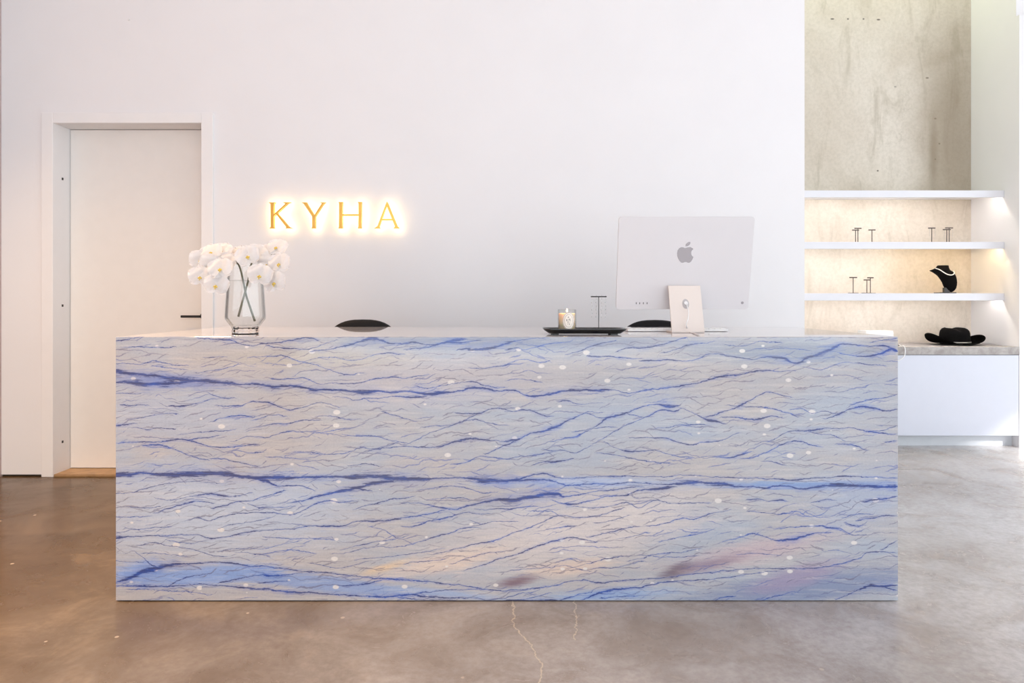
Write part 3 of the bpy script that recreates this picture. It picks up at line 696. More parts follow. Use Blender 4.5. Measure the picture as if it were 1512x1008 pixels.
# ------------------------------------------------------------------ computer
imac = thing('desktop_computer', 'slim silver all-in-one desktop computer seen from behind on the desk', 'computer', (.715, 2.80, DH))
tilt = math.atan2(.08, .367)
Mx = Matrix.Translation((.70, 2.80, EYE-12.5/360)) @ Matrix.Rotation(tilt, 4, 'X')
def rr_poly(x0, x1, z0, z1, r, n=6):
    out = []
    for (cx, cz, a0) in ((x1-r, z1-r, 0), (x0+r, z1-r, 90), (x0+r, z0+r, 180), (x1-r, z0+r, 270)):
        for i in range(n+1):
            a = math.radians(a0 + 90*i/n); out.append((cx + r*math.cos(a), cz + r*math.sin(a)))
    return out
def place(bm, M=Mx): bmesh.ops.transform(bm, matrix=M, verts=bm.verts[:]); return bm
HWd = .2735; HT = .378
xl = (909.4-756)*2.8/1008 - .70; xr = (1104.6-756)*2.8/1008 - .70
bm = prism(rr_poly(xl, xr, 0, HT, .012), 0, .0105); body = rel(obj('housing', place(bm), SILV, bevel=.0012), imac)
bm = prism(rr_poly(xl+.004, xr-.004, .07, HT-.004, .008), .0106, .0114); rel(obj('screen', place(bm), mat('dark_display_glass', sr(10, 10, 12), .1)), imac)
bm = prism(rr_poly(xl+.004, xr-.004, .004, .069, .004), .0106, .0112); rel(obj('chin', place(bm), WHITEPL), imac)
def on_back(px, py):               # photo pixel -> local x,z on the tilted back face
    o = Vector((0, 0, EYE)); d = (W(px, py, 1.0)-o); Mi = Mx.inverted(); a = Mi @ o; b2 = Mi @ (o+d); dr = b2-a
    s = -a.y/dr.y; q = a+dr*s; return q.x, q.z
def ib(zx, zy): return on_back(890+zx/4.8, 300+zy/4.8)
ap = [(583,318),(605,312),(622,310),(636,318),(642,324),(632,333),(627,345),(627,360),(632,372),(642,380),(636,396),(626,412),(616,420),(604,421),(592,416),(582,416),(568,421),(556,420),(544,408),(534,392),(528,372),(527,352),(531,333),(541,319),(555,311),(570,312)]
lf = [(587,305),(588,292),(596,282),(608,274),(621,273),(620,286),(612,297),(600,304)]
bm = prism([ib(*p) for p in ap], -.0008, .0004); bm = prism([ib(*p) for p in lf], -.0008, .0004, bm)
rel(obj('logo', place(bm), LOGO), imac)
for zx in (237, 262, 288, 314):
    x, z = ib(zx, 708); bm = prism(rr_poly(x-.0013, x+.0013, z-.0042, z+.0042, .0012, 3), -.0006, .0004); rel(obj('port', place(bm), BLACK), imac)
x, z = ib(989, 705); bm = prism([(x+.0055*math.cos(a*math.pi/12), z+.0055*math.sin(a*math.pi/12)) for a in range(24)], -.0010, .0003)
rel(obj('power_button', place(bm), LOGO), imac)
# stand
sx0, sx1 = (992-756)*2.69/1008, (1040.4-756)*2.69/1008
a0 = W(987, 421.5, 2.745)
prof = [(2.688, DH+.0005), (2.688, DH+.006), (2.691, DH+.012), (2.752, a0.z), (2.758, a0.z), (2.700, DH+.016), (2.703, DH+.0065), (2.835, DH+.0055), (2.835, DH+.0005)]
bm = bmesh.new(); n = len(prof)
A = [bm.verts.new((sx0, y, z)) for y, z in prof]; B = [bm.verts.new((sx1, y, z)) for y, z in prof]
for i in range(n): j = (i+1) % n; bm.faces.new((A[i], A[j], B[j], B[i]))
bm.faces.new(A); bm.faces.new(B[::-1])
st = rel(obj('stand', bm, SILV2, bevel=.0012), imac)
rel(obj('hinge', box(sx0+.012, sx1-.012, 2.752, 2.79, a0.z-.03, a0.z-.004), SILV2), imac)
hc = W(1013, 448.5, 2.72)
ta = math.atan2(2.752-2.691, a0.z-DH-.012)
Ms = Matrix.Translation((hc.x, 2.691+(hc.z-DH-.012)*math.tan(ta), hc.z)) @ Matrix.Rotation(-ta, 4, 'X')
bm = prism([(.0135*math.cos(a*math.pi/14), .0205*math.sin(a*math.pi/14)) for a in range(28)], -.0009, .002)
o = obj('cable_hole', place(bm, Ms), mat('shaded_grey_plastic', sr(186, 180, 180), .5)); rel(o, imac)
bm = prism([(.007*math.cos(a*math.pi/10), .008*math.sin(a*math.pi/10)+.001) for a in range(20)], -.008, -.001)
pc = thing('power_cable', 'thin white power cable hanging from the back of the silver computer', 'cable', (hc.x, hc.y-.01, DH))
rel(obj('plug', place(bm, Ms), WHITEPL), pc)
kp = [Ms @ Vector((.001, -.006, 0)), W(1016.5, 459, 2.69), W(1016, 470, 2.675), W(1014, 480, 2.665)]
e1 = W(1014, 487, 2.66); e1.z = DH+.0035; yy = lambda py: .1225*FPX/(py-444)
kp += [Vector(((1018-756)*yy(489.5)/FPX, yy(489.5), DH+.003)), Vector(((1026-756)*yy(492)/FPX, yy(492), DH+.003)), Vector(((1033-756)*yy(495)/FPX, yy(495), DH+.003))]
kp[3] = Vector((kp[3].x, 2.672, kp[3].z))
cpts = catmull(kp, 6)
rel(obj('cord', tube(cpts, .0022, 8), WHITEPL, smooth=True), pc)
# keyboard
ky = .1225*FPX/(488.3-444)
kb = thing('keyboard', 'flat white keyboard lying behind the computer stand on the desk', 'keyboard', ((1001-756)*ky/FPX, ky, DH))
kx0, kx1 = (927-756)*ky/FPX, (1075.5-756)*ky/FPX
rel(obj('case', box(kx0, kx1, ky, ky+.115, DH+.001, DH+.010), WHITEPL, bevel=.002), kb)
kproto = None; nk = 0
for r in range(5):
    nkeys = 17
    for i in range(nkeys):
        x = kx0+.006+(kx1-kx0-.012)*(i+.5)/nkeys; y = ky+.010+.019*r+.009
        if kproto is None:
            kproto = obj('key', box(-.0100, .0100, -.008, .008, 0, .0022), WHITEPL); k = kproto
        else: k = kproto.copy(); C.objects.link(k)
        k.parent = kb; k.location = (x-kb.location.x, y-kb.location.y, .0102)

# ------------------------------------------------------------------ tray, candle, earring stand
tr0, tr1 = (802-756)*2.585/1008, (922.5-756)*2.585/1008
tcx, tcy = (tr0+tr1)/2, 2.59
tray = thing('tray', 'low black tray with upturned ends holding a candle and an earring stand', 'tray', (tcx, tcy, DH))
def ring(hx, hy, z, r, n=6): return [(x, y, z) for x, y in rr_poly(-hx, hx, -hy, hy, r, n)]
rings = [ring(.128, .055, .004, .02), ring(.134, .061, .0045, .025), ring(.150, .072, .0150, .03), ring(.156, .078, .0215, .032), ring(.154, .076, .0225, .031), ring(.147, .069, .0165, .029), ring(.132, .058, .0095, .024)]
bm = bmesh.new(); R = [[bm.verts.new(p) for p in r] for r in rings]
for a, b2 in zip(R, R[1:]):
    for i in range(len(a)): bm.faces.new((a[i], a[(i+1) % len(a)], b2[(i+1) % len(a)], b2[i]))
bm.faces.new(R[0][::-1]); bm.faces.new(R[-1])
o = obj('dish', bm, mat('black_marble', sr(24, 21, 21), .22, var=.5, scale=30), None, smooth=True); o.parent = tray
for (sx, sy) in ((-1, -1), (1, -1), (-1, 1), (1, 1)):
    o = obj('foot', box(sx*.11-.012, sx*.11+.012, sy*.04-.008, sy*.04+.008, .0003, .0045), BLACK); o.parent = tray
tzz = DH+.0096
cs = 2.575
cxx = (837.2-756)*cs/1008
can = thing('candle', 'scented candle in a clear glass tumbler with an oval paper label, on the black tray', 'candle', (cxx, cs, tzz))
ch = .083; cr = .0345
prof = [(0, 0), (cr-.003, 0), (cr, .003), (cr, ch), (cr-.0012, ch+.0008), (cr-.0026, ch), (cr-.0026, .006), (0, .006)]
o = obj('glass_jar', lathe(prof, 64), THIN, None, smooth=True); o.parent = can
t_ = NT('cream_wax'); b_ = t_.bsdf(sr(252, 226, 190), .5, .4); b_.inputs['Subsurface Weight'].default_value = .6; b_.inputs['Subsurface Radius'].default_value = (.02, .012, .006); b_.inputs['Subsurface Scale'].default_value = 1.0
o = obj('wax', lathe([(0, .0064), (cr-.0030, .0064), (cr-.0030, .068), (cr-.006, .0695), (0, .068)], 48), t_.m, None, smooth=True); o.parent = can
o = obj('wick', tube([(0, 0, .068), (0, 0, .073), (.001, 0, .075)], .0007, 6), BLACK); o.parent = can
o = obj('flame', lathe([(0, .074), (.002, .076), (.0026, .079), (.0014, .084), (0, .088)], 16), emit('candle_flame', (1, .62, .22, 1), 30), None, smooth=True); o.parent = can
fl_ = bpy.data.lights.new('candle_glow', 'POINT'); fl_.energy = .25; fl_.color = (1, .6, .25); fl_.shadow_soft_size = .01
fo = bpy.data.objects.new('candle_glow', fl_); C.objects.link(fo); fo.parent = can; fo.location = (0, 0, .095)
def curved(poly, rad, th=.0002, n=1, phi0=0.0):      # outline (s,z) wrapped on the jar; s is arc length, towards the camera
    bm = bmesh.new(); a = []; b2 = []
    for s, z in poly:
        ph = -math.pi/2 + phi0 + s/rad; a.append(bm.verts.new((rad*math.cos(ph), rad*math.sin(ph), z))); b2.append(bm.verts.new(((rad+th)*math.cos(ph), (rad+th)*math.sin(ph), z)))
    return bm, a, b2
def oval_ring(rx, rz, w, zc, rad, phi0, n=48):
    bm = bmesh.new(); I = []; O = []
    for i in range(n):
        a = 2*math.pi*i/n
        for L, k in ((O, 1.0), (I, None)):
            qx, qz = (rx, rz) if k else (rx-w, rz-w)
            s, z = qx*math.cos(a), zc+qz*math.sin(a); ph = -math.pi/2+phi0+s/rad
            L.append(bm.verts.new((rad*math.cos(ph), rad*math.sin(ph), z)))
    for i in range(n): bm.faces.new((O[i], O[(i+1) % n], I[(i+1) % n], I[i]))
    return bm
def oval_disc(rx, rz, zc, rad, phi0, nx=20):
    bm = bmesh.new(); top = []; bot = []
    for i in range(nx+1):
        s = -rx + 2*rx*i/nx; hz = rz*math.sqrt(max(0, 1-(s/rx)**2)); ph = -math.pi/2+phi0+s/rad
        top.append(bm.verts.new((rad*math.cos(ph), rad*math.sin(ph), zc+hz))); bot.append(bm.verts.new((rad*math.cos(ph), rad*math.sin(ph), zc-hz)))
    for i in range(nx): bm.faces.new((bot[i], bot[i+1], top[i+1], top[i]))
    bmesh.ops.remove_doubles(bm, verts=bm.verts[:], dist=1e-6); return bm
lab_r = cr+.0004; ph0 = .10
lb = obj('label', oval_disc(.0235, .032, .042, lab_r, ph0), mat('ivory_paper', sr(246, 236, 224), .7), None, smooth=True); lb.parent = can
INK = mat('dark_ink', sr(70, 58, 56), .6)
for (rx, rz, w) in ((.0220, .0305, .0008), (.0160, .0240, .0007)):
    o = obj('printed_ring', oval_ring(rx, rz, w, .042, lab_r+.0003, ph0), INK); o.parent = lb
def strokes_on(pts, w):
    bm = bmesh.new()
    for (s0, z0, s1, z1) in pts:
        dx, dz = s1-s0, z1-z0; L = math.hypot(dx, dz); nx, nz = -dz/L*w/2, dx/L*w/2
        vs = []
        for (s, z) in ((s0+nx, z0+nz), (s1+nx, z1+nz), (s1-nx, z1-nz), (s0-nx, z0-nz)):
            ph = -math.pi/2+ph0+s/(lab_r+.0004); vs.append(bm.verts.new(((lab_r+.0004)*math.cos(ph), (lab_r+.0004)*math.sin(ph), .042+z)))
        bm.faces.new(vs)
    return bm
sg = [(-.008,.006,-.008,-.001),(-.008,.006,-.005,.004),(-.005,.004,-.008,.002),(-.008,.002,-.005,0),(-.005,0,-.008,-.001),(-.003,.011,-.001,.016),(-.001,.016,.001,.011),(-.002,.013,.0005,.013),
      (-.001,.001,.002,.008),(.002,.008,.004,.001),(0,.004,.0035,.004),(.006,.007,.006,.0),(.005,.007,.008,.007),(.005,0,.008,0),(-.003,-.002,-.003,-.009),(-.003,-.002,0,-.002),(-.003,-.0055,0,-.0055),(-.003,-.009,0,-.009),(.002,-.009,.005,-.011),(.005,-.011,.002,-.013),(.002,-.013,.005,-.016),(-.001,-.012,-.004,-.014),(.003,-.003,.006,-.006)]
o = obj('printed_letters', strokes_on(sg, .0010), INK); o.parent = lb

def t_stand(name, label, group, base_w, base_d, h, bar, pole_r, loc, m_base, m_pole, hang=None, base_h=.004):
    t = thing(name, label, 'jewellery stand', loc, group)
    o = obj('base', box(-base_w/2, base_w/2, -base_d/2, base_d/2, 0, base_h), m_base, None, bevel=.0006); o.parent = t
    o = obj('pole', tube([(0, 0, base_h), (0, 0, h-pole_r*1.2)], pole_r, 10), m_pole, None, smooth=False); o.parent = t
    o = obj('cross_bar', tube([(-bar/2, 0, h-pole_r), (bar/2, 0, h-pole_r)], pole_r*1.5, 10), m_base); o.parent = t
    return t
ed = 2.592; ex = (884-756)*ed/1008
eh = EYE-(437.2-444)*ed/1008 - tzz
t_stand('earring_stand', 'black metal T-bar earring stand on the black tray, hung with clear earrings', None, .050, .034, eh, .060, .0015, (ex, ed, tzz), BLACK, BLACK, base_h=.006)
GEM = glass('clear_crystal', (1, 1, 1, 1), 1.5)
eproto = None
for i, dx in enumerate((-.026, -.010, .010, .026)):
    z0 = tzz+eh-.0042
    if eproto is None:
        e = thing('earring', 'dangling chain earring with tiny clear stones on the black T-bar stand', 'earring', (0, 0, 0), 'earrings hanging from the desk stand'); eproto = e
        bm = tube([(0, 0, 0), (0, 0, -.078)], .00035, 6)
        for k in range(3): tube([(0, 0, .004), (.002, 0, .006), (0, 0, .008)], .0003, 5, bm)
        o = obj('chain', bm, CHROME); o.parent = e
        bm = bmesh.new()
        for k in range(6): bmesh.ops.create_icosphere(bm, subdivisions=1, radius=.0017+.0008*(k % 2), matrix=Matrix.Translation((.0012*(-1)**k, 0, -.006-k*.0135)))
        o = obj('stones', bm, mat('pale_crystal', sr(222, 224, 228), .08, metal=.35)); o.parent = e
    else:
        e = eproto.copy(); C.objects.link(e)
        for c_ in list(eproto.children): c2 = c_.copy(); C.objects.link(c2); c2.parent = e
    e.location = (ex+dx, ed-.0032, z0)
    e['label'] = 'clear dangling chain earring on the black desk stand, ' + ('outermost on the left', 'just left of the pole', 'just right of the pole', 'outermost on the right')[i]

# ------------------------------------------------------------------ vase and orchids
vd = 2.50; vx = (362.5-756)*vd/1008; sV = 1008/vd
vase = thing('vase', 'tall clear faceted glass vase with a thick base on the desk', 'vase', (vx, vd, DH))
def facet(prof, n=10, tw=0):
    return lathe(prof, n)
vp = [(0, 0), (.0455, 0), (.047, .003), (.0455, .010), (.047, .016), (.0455, .022), (.048, .030), (.0700, .060), (.0705, .068), (.0655, .15), (.0600, .235), (.0585, .264)]
vi = [(.0560, .264), (.0575, .235), (.0630, .15), (.0675, .070), (.0660, .063), (.0440, .036), (0, .034)]
bm = lathe(vp[6:]+vi[:-2]+[(.0455, .0335)], 14); o = obj('glass_body', bm, THIN, None, smooth=False); o.parent = vase
bm = lathe(vp[:6]+[(.0478, .0298), (.0450, .0325), (0, .0328)], 14); o = obj('base', bm, CLEAR, None, smooth=False); o.parent = vase
bm = lathe([(0, .0345), (.0435, .0365), (.0655, .0635), (.0670, .071), (.0625, .15), (.0595, .200), (0, .200)], 14)
tag(obj('water', bm, thin_glass('clear_water', (.80, .82, .82, 1))), 'still clear water filling most of the glass vase', 'water').location = (vx, vd, DH)
STEM = mat('olive_green_stem', sr(92, 88, 58), .5, var=.3)
t_ = NT('white_orchid_petal'); co = t_.objco(); nn = t_.noise(t_.mapping(co, scale=(40, 40, 40)), 2, 3)
b_ = t_.bsdf(t_.mix(t_.mr(nn, .3, .7), sr(250, 247, 247), sr(255, 254, 254)), .55, .3); b_.inputs['Subsurface Weight'].default_value = .0
tr_ = t_.n('ShaderNodeBsdfTranslucent'); tr_.inputs[0].default_value = (.95, .92, .92, 1); mx_ = t_.n('ShaderNodeMixShader'); mx_.inputs[0].default_value = .25
t_.l(b_.outputs[0], mx_.inputs[1]); t_.l(tr_.outputs[0], mx_.inputs[2]); t_.l(mx_.outputs[0], t_.out.inputs[0]); PETAL = t_.m
LIP = mat('yellow_orchid_lip', sr(238, 208, 96), .5, var=.5, scale=300)
def petal(bm, ang, L, wd_, cup=.15, base=.08, yoff=0):
    # a leaf-shaped sheet in the x,z plane, slightly cupped along y; pointing to angle ang
    nu, nv = 9, 8; G_ = []
    for i in range(nu+1):
        a = math.sin(math.pi/2*i/nu); row = []
        hw = wd_*(math.sin(math.pi*min(.985, (a*.92+base))**.9))**.5
        for j in range(nv+1):
            b2 = -1+2*j/nv; x = hw*b2; z = a*L - .12*L*(b2*b2)*a*0
            y = yoff - cup*L*(a*a)*.5 + .10*L*(b2*b2)*cup*4*(.4+a) + .004*math.sin(a*9+b2*3)*a
            row.append((x*math.cos(ang)-z*math.sin(ang)*-1, y, -x*math.sin(ang)+z*math.cos(ang)))
        G_.append([bm.verts.new(p) for p in row])
    for i in range(nu):
        for j in range(nv): bm.faces.new((G_[i][j], G_[i+1][j], G_[i+1][j+1], G_[i][j+1]))
def flower_meshes():
    R = .042; bm = bmesh.new()
    for a, L, w in ((0, R*.98, R*.50), (125, R*.95, R*.46), (-125, R*.95, R*.46)): petal(bm, math.radians(a), L, w, .10, .06, .004)
    for a in (68, -68): petal(bm, math.radians(a), R*1.05, R*.74, .14, .10, 0)
    bmesh.ops.solidify(bm, geom=bm.faces[:], thickness=.0006)
    lp = bmesh.new()
    bmesh.ops.create_icosphere(lp, subdivisions=2, radius=.0032, matrix=Matrix.Translation((0, -.005, -.003)) @ Matrix.Diagonal((1.0, 1.0, 1.0, 1)))
    for s in (-1, 1): bmesh.ops.create_icosphere(lp, subdivisions=2, radius=.0027, matrix=Matrix.Translation((s*.0040, -.006, -.006)) @ Matrix.Diagonal((1.1, .7, 1.2, 1)))
    bmesh.ops.create_icosphere(lp, subdivisions=2, radius=.0028, matrix=Matrix.Translation((0, -.008, -.011)) @ Matrix.Diagonal((.8, .8, 1.5, 1)))
    return bm, lp
FB, FLP = flower_meshes()
fproto = obj('flower', FB, PETAL, None, smooth=True); sbs = fproto.modifiers.new('sub', 'SUBSURF'); sbs.levels = 1; sbs.render_levels = 1
lproto = obj('lip', FLP, LIP, fproto, smooth=True); used = [False]
def add_flower(parent, px, py, d, yaw, pitch, roll, sc):
    if not used[0]: f = fproto; used[0] = True
    else:
        f = fproto.copy(); C.objects.link(f); l = lproto.copy(); C.objects.link(l); l.parent = f
    f.parent = parent; p = W(px, py, d); f.location = p - parent.location
    f.rotation_euler = Euler((math.radians(pitch), math.radians(roll), math.radians(yaw)), 'XYZ'); f.scale = (sc,)*3
    return p
def Z3(zx, zy, d): return W(260+zx/5.93, 340+zy/5.93, d)
stemL = thing('orchid_stem', 'left white orchid spray leaning over the vase rim towards the door', 'flower', Z3(690, 795, 2.515))
stemR = thing('orchid_stem', 'right white orchid spray drooping over the vase rim away from the door', 'flower', Z3(545, 755, 2.485))
FL = [(212,405,2.42,12,8,5,1.0),(388,335,2.40,5,14,-8,1.05),(352,478,2.40,8,0,10,1.05),(215,265,2.47,30,10,20,1.0),(305,195,2.48,10,30,-15,1.0),(405,180,2.50,-10,30,12,.95),(475,225,2.53,-25,24,5,.95),(300,300,2.45,15,10,40,1.0),(440,280,2.47,-20,12,30,.95)]
FR = [(905,290,2.42,-12,10,-6,1.02),(735,392,2.38,4,4,8,1.06),(862,455,2.40,-12,0,-8,1.06),(885,150,2.49,-15,28,10,.98),(625,225,2.43,14,12,-20,1.02),(705,200,2.47,0,24,25,.95),(790,190,2.50,5,26,0,.9),(800,300,2.46,-5,10,35,1.0),(560,200,2.55,10,25,0,.85)]
for (lst, par, path) in ((FL, stemL, [(690,795,2.515),(650,680,2.51),(612,560,2.505),(585,430,2.50),(560,330,2.49),(530,278,2.49),(470,240,2.50),(390,250,2.49),(290,330,2.47),(240,420,2.45)]),
                         (FR, stemR, [(545,755,2.485),(585,610,2.49),(615,500,2.50),(633,430,2.505),(645,330,2.51),(690,250,2.51),(760,230,2.50),(840,290,2.48),(870,380,2.46)])):
    pts = catmull([Z3(*p) for p in path], 5)
    n = len(pts); o = obj('stalk', tube([p-par.location for p in pts], [.0042 - .0022*i/n for i in range(n)], 10), STEM, None, smooth=True); o.parent = par
    for (zx, zy, d, yaw, pi_, ro, sc) in lst:
        p = add_flower(par, 260+zx/5.93, 340+zy/5.93, d, yaw, -pi_, ro, sc)
        q = min(pts[len(pts)//2:], key=lambda v: (v-p).length); m_ = (p+q)/2 + Vector((0, .01, .012))
        o = obj('flower_stalk', tube([v-par.location for v in catmull([q, m_, p+Vector((0, .006, 0))], 4)], .0012, 6), STEM, None, smooth=True); o.parent = par

# ------------------------------------------------------------------ chairs behind the desk
def chair(px, label, ptop=471.3, cdist=3.46):
    cx = (px-756)*cdist/FPX; zt = EYE-(ptop-444)*cdist/FPX
    t = thing('office_chair', label, 'chair', (cx, cdist+.30, 0), 'black office chairs behind the desk')
    a, b2 = .205, .23; N = 56; bm = bmesh.new(); rings = []
    for (k, y) in ((.0, -.338), (.80, -.338), (.93, -.334), (.985, -.326), (1.0, -.312), (.985, -.298), (.93, -.290), (.8, -.286), (0, -.284)):
        y += .0
        if k == 0: rings.append([bm.verts.new((0, y, zt-b2))]); continue
        r = []
        for i in range(N):
            th = 2*math.pi*i/N; c_, s_ = math.cos(th), math.sin(th)
            r.append(bm.verts.new((k*a*math.copysign(abs(c_)**(2/2.7), c_), y+.05*(k*c_)**2*0, zt-b2+k*b2*math.copysign(abs(s_)**(2/2.7), s_))))
        rings.append(r)
    for r0, r1 in zip(rings, rings[1:]):
        for i in range(N):
            j = (i+1) % N
            if len(r0) == 1: bm.faces.new((r0[0], r1[j], r1[i]))
            elif len(r1) == 1: bm.faces.new((r0[i], r0[j], r1[0]))
            else: bm.faces.new((r0[i], r0[j], r1[j], r1[i]))
    o = obj('backrest', bm, CHAIRM, None, smooth=True); o.parent = t
    bm = prism([(0, 0)], 0, 0) if False else bmesh.new()
    pr = [(0, .43), (.21, .43), (.235, .445), (.24, .465), (.225, .485), (.18, .495), (0, .492)]
    o = obj('seat', lathe(pr, 40), CHAIRM, None, smooth=True); o.parent = t
    o = obj('back_bracket', tube([(0, -.10, .43), (0, -.29, .425), (0, -.325, .47), (0, -.318, .60)], .014, 8), BLACK); o.parent = t
    o = obj('gas_column', lathe([(0, .07), (.028, .07), (.028, .24), (.017, .24), (.017, .43), (0, .43)], 20), BLACK); o.parent = t
    for k in range(5):
        an = 2*math.pi*k/5+.3; dx, dy = math.cos(an), math.sin(an)
        o = obj('leg', tube([(dx*.02, dy*.02, .085), (dx*.27, dy*.27, .065)], [.018, .011], 8), BLACK); o.parent = t
        w = lathe([(0, -.011), (.024, -.011), (.026, -.008), (.026, .008), (.024, .011), (0, .011)], 16)
        bmesh.ops.transform(w, matrix=Matrix.Translation((dx*.27, dy*.27, .027)) @ Matrix.Rotation(an+math.pi/2, 4, 'Z') @ Matrix.Rotation(math.pi/2, 4, 'Y'), verts=w.verts[:])
        o = obj('castor', w, BLACK); o.parent = t
    return t
chair(536.5, 'black office chair whose rounded back rises behind the bare middle of the desk')
chair(966, 'black office chair whose rounded back shows beside the computer stand', 472)

# ------------------------------------------------------------------ niche goods
def shelf_y(k): return ly+.06
Z2, Z3s = shelf_z[1], shelf_z[2]
def es(px, pt, py_sh, k, dep, barpx, label, basepx=11):
    d = dep; z = shelf_z[k]+.0002; sx = (px-756)*d/FPX
    h = EYE-(pt-444)*d/FPX-z
    return t_stand('earring_stand', label, 'earring stands on the niche shelves', basepx*d/FPX, .03, h, barpx*d/FPX, .0030, (sx, d, z), CHROME2, CHROME2, base_h=.004)
CHROME2 = mat('dark_bronze_metal', sr(88, 78, 72), .35, metal=.6, var=.2)
es(1263.3, 339, 357, 1, 5.14, 10, 'shorter bronze earring stand of the close pair at the left of the middle shelf')
es(1266.8, 336.4, 357, 1, 5.22, 10, 'taller bronze earring stand of the close pair at the left of the middle shelf')
es(1287.5, 338.8, 357, 1, 5.14, 10, 'lone bronze earring stand just right of the close left pair on the middle shelf')
es(1375.8, 336, 357, 1, 5.14, 10, 'lone bronze earring stand just left of the right pair on the middle shelf')
es(1398.0, 338.2, 357, 1, 5.13, 11, 'shorter bronze earring stand of the close pair at the right of the middle shelf')
es(1401.4, 335.8, 357, 1, 5.22, 11, 'taller bronze earring stand of the close pair at the right of the middle shelf')
es(1259.8, 409, 432, 2, 5.12, 11, 'leftmost earring stand on the lowest shelf, apart from its neighbours', 13)
es(1280, 412.6, 432, 2, 5.12, 9, 'shorter front earring stand of the close pair on the lowest shelf', 13)
es(1285.2, 409.3, 432, 2, 5.20, 9, 'taller rear earring stand of the close pair on the lowest shelf', 13)
for n_, (px, d, pt) in enumerate(((1371.8, 5.14, 336), (1380, 5.14, 336), (1393.6, 5.13, 338.4), (1406, 5.22, 336))):
    z = EYE-(pt-444)*d/FPX
    e = eproto.copy(); C.objects.link(e)
    for c_ in list(eproto.children): c2 = c_.copy(); C.objects.link(c2); c2.parent = e
    e.location = ((px-756)*d/FPX, d-.0062, z-.007); e.scale = (1.2, 1.2, .75)
    e['label'] = 'tiny crystal drop earring on the middle shelf, ' + ('left end of the lone right-hand stand', 'right end of the lone right-hand stand', 'on the shorter stand of the pair', 'on the taller stand of the pair')[n_]; e['group'] = 'crystal earrings on the middle shelf'
# bust
bd = 5.20
def Zb(zx, zy): return W(1230+zx/7.56, 320+zy/7.56, bd)
o0 = Zb(1250, 858)
bust = thing('necklace_bust', 'black velvet necklace bust leaning back, with a white necklace round its neck', 'display bust', (o0.x, bd, shelf_z[2]+.0002))
rows = [(542,1174,1282),(546,1167,1286),(560,1158,1287),(575,1144,1291),(590,1108,1297),(598,1082,1308),(604,1086,1318),(612,1104,1330),(625,1126,1343),(645,1156,1357),(665,1178,1366),(700,1204,1374),(730,1222,1378),(765,1234,1376),(795,1250,1370),(815,1266,1358),(830,1284,1344),(840,1305,1328)]
bm = bmesh.new(); rg = []
for (zy, x0, x1) in rows:
    a = Zb(x0, zy); b2 = Zb(x1, zy); c_ = (a+b2)/2; hw = (b2.x-a.x)/2; hd_ = min(hw*.75, .045); lean = .0
    rg.append([bm.verts.new((c_.x+hw*math.cos(2*math.pi*i/28)-o0.x, hd_*math.sin(2*math.pi*i/28), max(.0005, c_.z-bust.location.z))) for i in range(28)])
for r0, r1 in zip(rg, rg[1:]):
    for i in range(28): bm.faces.new((r0[i], r1[i], r1[(i+1) % 28], r0[(i+1) % 28]))
bm.faces.new(rg[0]); bm.faces.new(rg[-1][::-1])
o = obj('torso', bm, PLBLACK, None, smooth=True); o.parent = bust
a = Zb(1160, 850); b2 = Zb(1340, 850)
o = obj('base_plate', box(a.x-o0.x, b2.x-o0.x, -.04, .04, 0, .008), BLACK, None, bevel=.001); o.parent = bust
a = Zb(1234, 790); b2 = Zb(1292, 790)
o = obj('post', box(a.x-o0.x, b2.x-o0.x, -.012, .012, .005, a.z-bust.location.z), mat('dark_grey_metal', sr(62, 58, 54), .4)); o.parent = bust
pts = []
for (zx, zy, yo) in ((1126,576,-.020),(1150,592,-.043),(1185,618,-.048),(1225,642,-.0495),(1265,652,-.0495),(1298,646,-.046),(1318,628,-.038),(1327,606,-.020)): 
    p = Zb(zx, zy); pts.append((p.x, bd+yo, p.z))
ring_pts = catmull(pts, 6)
nk = obj('necklace', tube(ring_pts, .0036, 8), WHITEPL, None, smooth=True)
tag(nk, 'white beaded necklace hanging on the black bust', 'necklace')
# hat
hd0 = 5.17
def Zh(zx, zy, d=hd0): return W(1340+zx/6.0, 360+zy/6.0*1.0 if False else 360+zy/5.93, d)
hc_ = Zh(415, 890); hat = thing('cowboy_hat', 'black felt cowboy hat with curled brim and silver band on the concrete worktop', 'hat', (W(1409.5, 505, hd0).x, hd0, tz+.0003))
bm = bmesh.new(); N = 64; rg = []
hs = hd0/FPX
for k in range(9):                                # brim: from the crown's foot outwards
    tt = k/8; r = []
    for i in range(N):
        th = 2*math.pi*i/N; c_, s_ = math.cos(th), math.sin(th)
        rx = (20.5+ (47.5-20.5)*tt)*hs; ry = (.098 + (.165-.098)*tt)
        side = abs(c_)**1.6
        lift = side*(.086 if c_ < 0 else .072)*tt**2.6
        curl = 1 - .20*side*tt**4
        z = .004 + lift + (.010*(1-tt)) - .0*tt
        r.append(bm.verts.new((rx*c_*curl, ry*s_, z)))
    rg.append(r)
for r0, r1 in zip(rg, rg[1:]):
    for i in range(N): bm.faces.new((r0[i], r1[i], r1[(i+1) % N], r0[(i+1) % N]))
bmesh.ops.solidify(bm, geom=bm.faces[:], thickness=.0035)
FELT = mat('black_felt', sr(18, 16, 16), .95, spec=.08, var=.3, scale=60)
o = obj('brim', bm, FELT, None, smooth=True); o.parent = hat
bm = bmesh.new(); rg = []
cp = [(1.0, .010), (.995, .035), (.97, .065), (.945, .090), (.90, .106), (.80, .119), (.64, .126), (.40, .122), (.18, .116), (0, .114)]
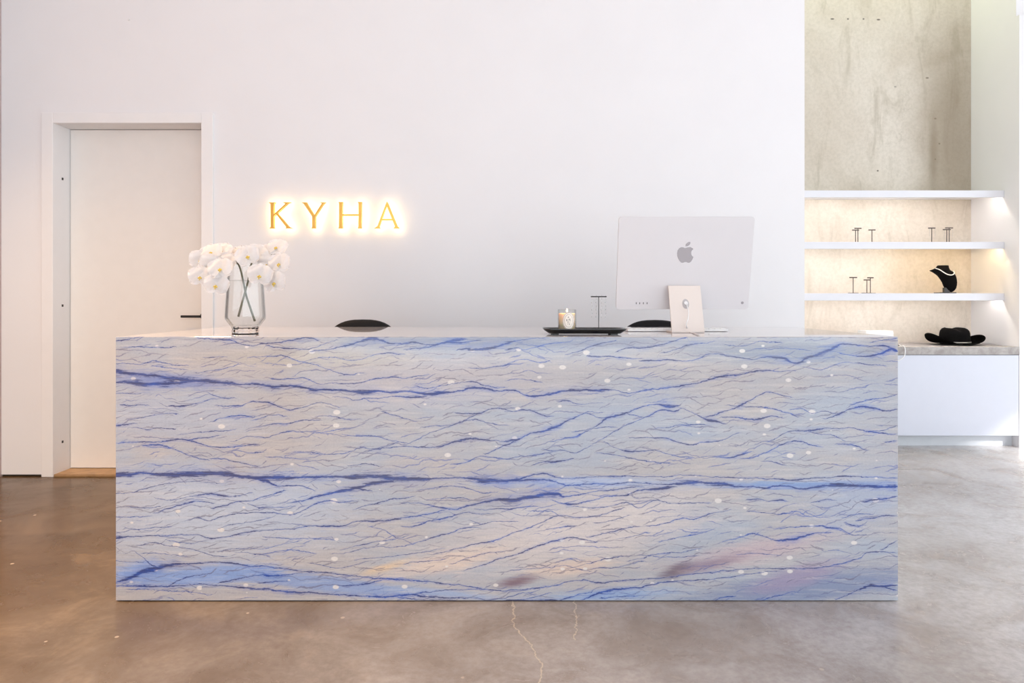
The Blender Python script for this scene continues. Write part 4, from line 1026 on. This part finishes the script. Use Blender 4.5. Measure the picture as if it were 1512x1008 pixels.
for (k, z) in cp:
    if k == 0: rg.append([bm.verts.new((0, 0, z-.008))]); continue
    r = []
    for i in range(N):
        th = 2*math.pi*i/N; c_, s_ = math.cos(th), math.sin(th)
        x = 20.8*hs*k*c_; y = .098*k*s_
        dz = 0
        if z > .09:
            dz = -.016*math.exp(-(x/.022)**2)*min(1, (z-.09)/.03) + .004*math.exp(-((abs(x)-.05)/.03)**2)
            dz -= .012*max(0, -s_)*k*(z-.09)/.03*.6
        r.append(bm.verts.new((x, y, z+dz)))
    rg.append(r)
for r0, r1 in zip(rg, rg[1:]):
    for i in range(N):
        j = (i+1) % N
        if len(r1) == 1: bm.faces.new((r0[i], r0[j], r1[0]))
        else: bm.faces.new((r0[i], r0[j], r1[j], r1[i]))
o = obj('crown', bm, FELT, None, smooth=True); o.parent = hat
bm = bmesh.new(); rg = []
for (k, z) in ((1.012, .0155), (1.03, .0165), (1.03, .0235), (1.010, .0245)):
    rg.append([bm.verts.new((20.8*hs*k*math.cos(2*math.pi*i/N), .098*k*math.sin(2*math.pi*i/N), z)) for i in range(N)])
for r0, r1 in zip(rg, rg[1:]):
    for i in range(N): bm.faces.new((r0[i], r0[(i+1) % N], r1[(i+1) % N], r1[i]))
o = obj('hat_band', bm, mat('silver_band', sr(190, 182, 172), .3, metal=.7), None, smooth=True); o.parent = hat
# white box + lead on the worktop
wx0, wx1 = (1276.5-756)*5.15/1008, (1317.5-756)*5.15/1008
wh = EYE-(488-444)*5.15/1008
pr = thing('box', 'small white box with rounded edges on the worktop, half hidden behind the desk corner', 'box', ((wx0+wx1)/2, 5.2, tz))
o = rel(obj('casing', box(wx0, wx1, 5.13, 5.26, tz+.0005, wh-.0105), WHITEPL, bevel=.004), pr)
o = rel(obj('lid', box(wx0+.002, wx1-.002, 5.132, 5.258, wh-.010, wh), WHITEPL, bevel=.003), pr)
cpt = catmull([(wx1-.002, 5.19, tz+.02), (wx1+.03, 5.12, tz+.0045), W(1330, 511.8, 4.98)+Vector((0, 0, .004)), W(1334, 510.6, 4.92), W(1336.3, 514, 4.905), W(1336.6, 520, 4.903), W(1335.0, 526, 4.904), W(1329, 531, 4.907), W(1322, 533, 4.908)], 6)
tag(obj('lead', tube(cpt, .0034, 8), WHITEPL, None, smooth=True), 'short white lead hanging over the front edge of the concrete worktop', 'cable')
tag(obj('outlet_cover', box((1325-756)*5.0/1008, (1331-756)*5.0/1008, 5.02, 5.035, tz+.0003, tz+.0035), BLACK), 'small dark slot cover on the worktop beside the white lead', 'cover')
p = W(189.5, 28.5, sm-.006)
bm = lathe([(0, 0), (.007, 0), (.007, .004), (0, .006)], 16); bmesh.ops.transform(bm, matrix=Matrix.Translation((p.x, sm-.0002, p.z)) @ Matrix.Rotation(math.pi/2, 4, 'X'), verts=bm.verts[:])
tag(obj('wall_screw', bm, WHITEPL), 'tiny white screw head high on the wall above the door', 'screw')
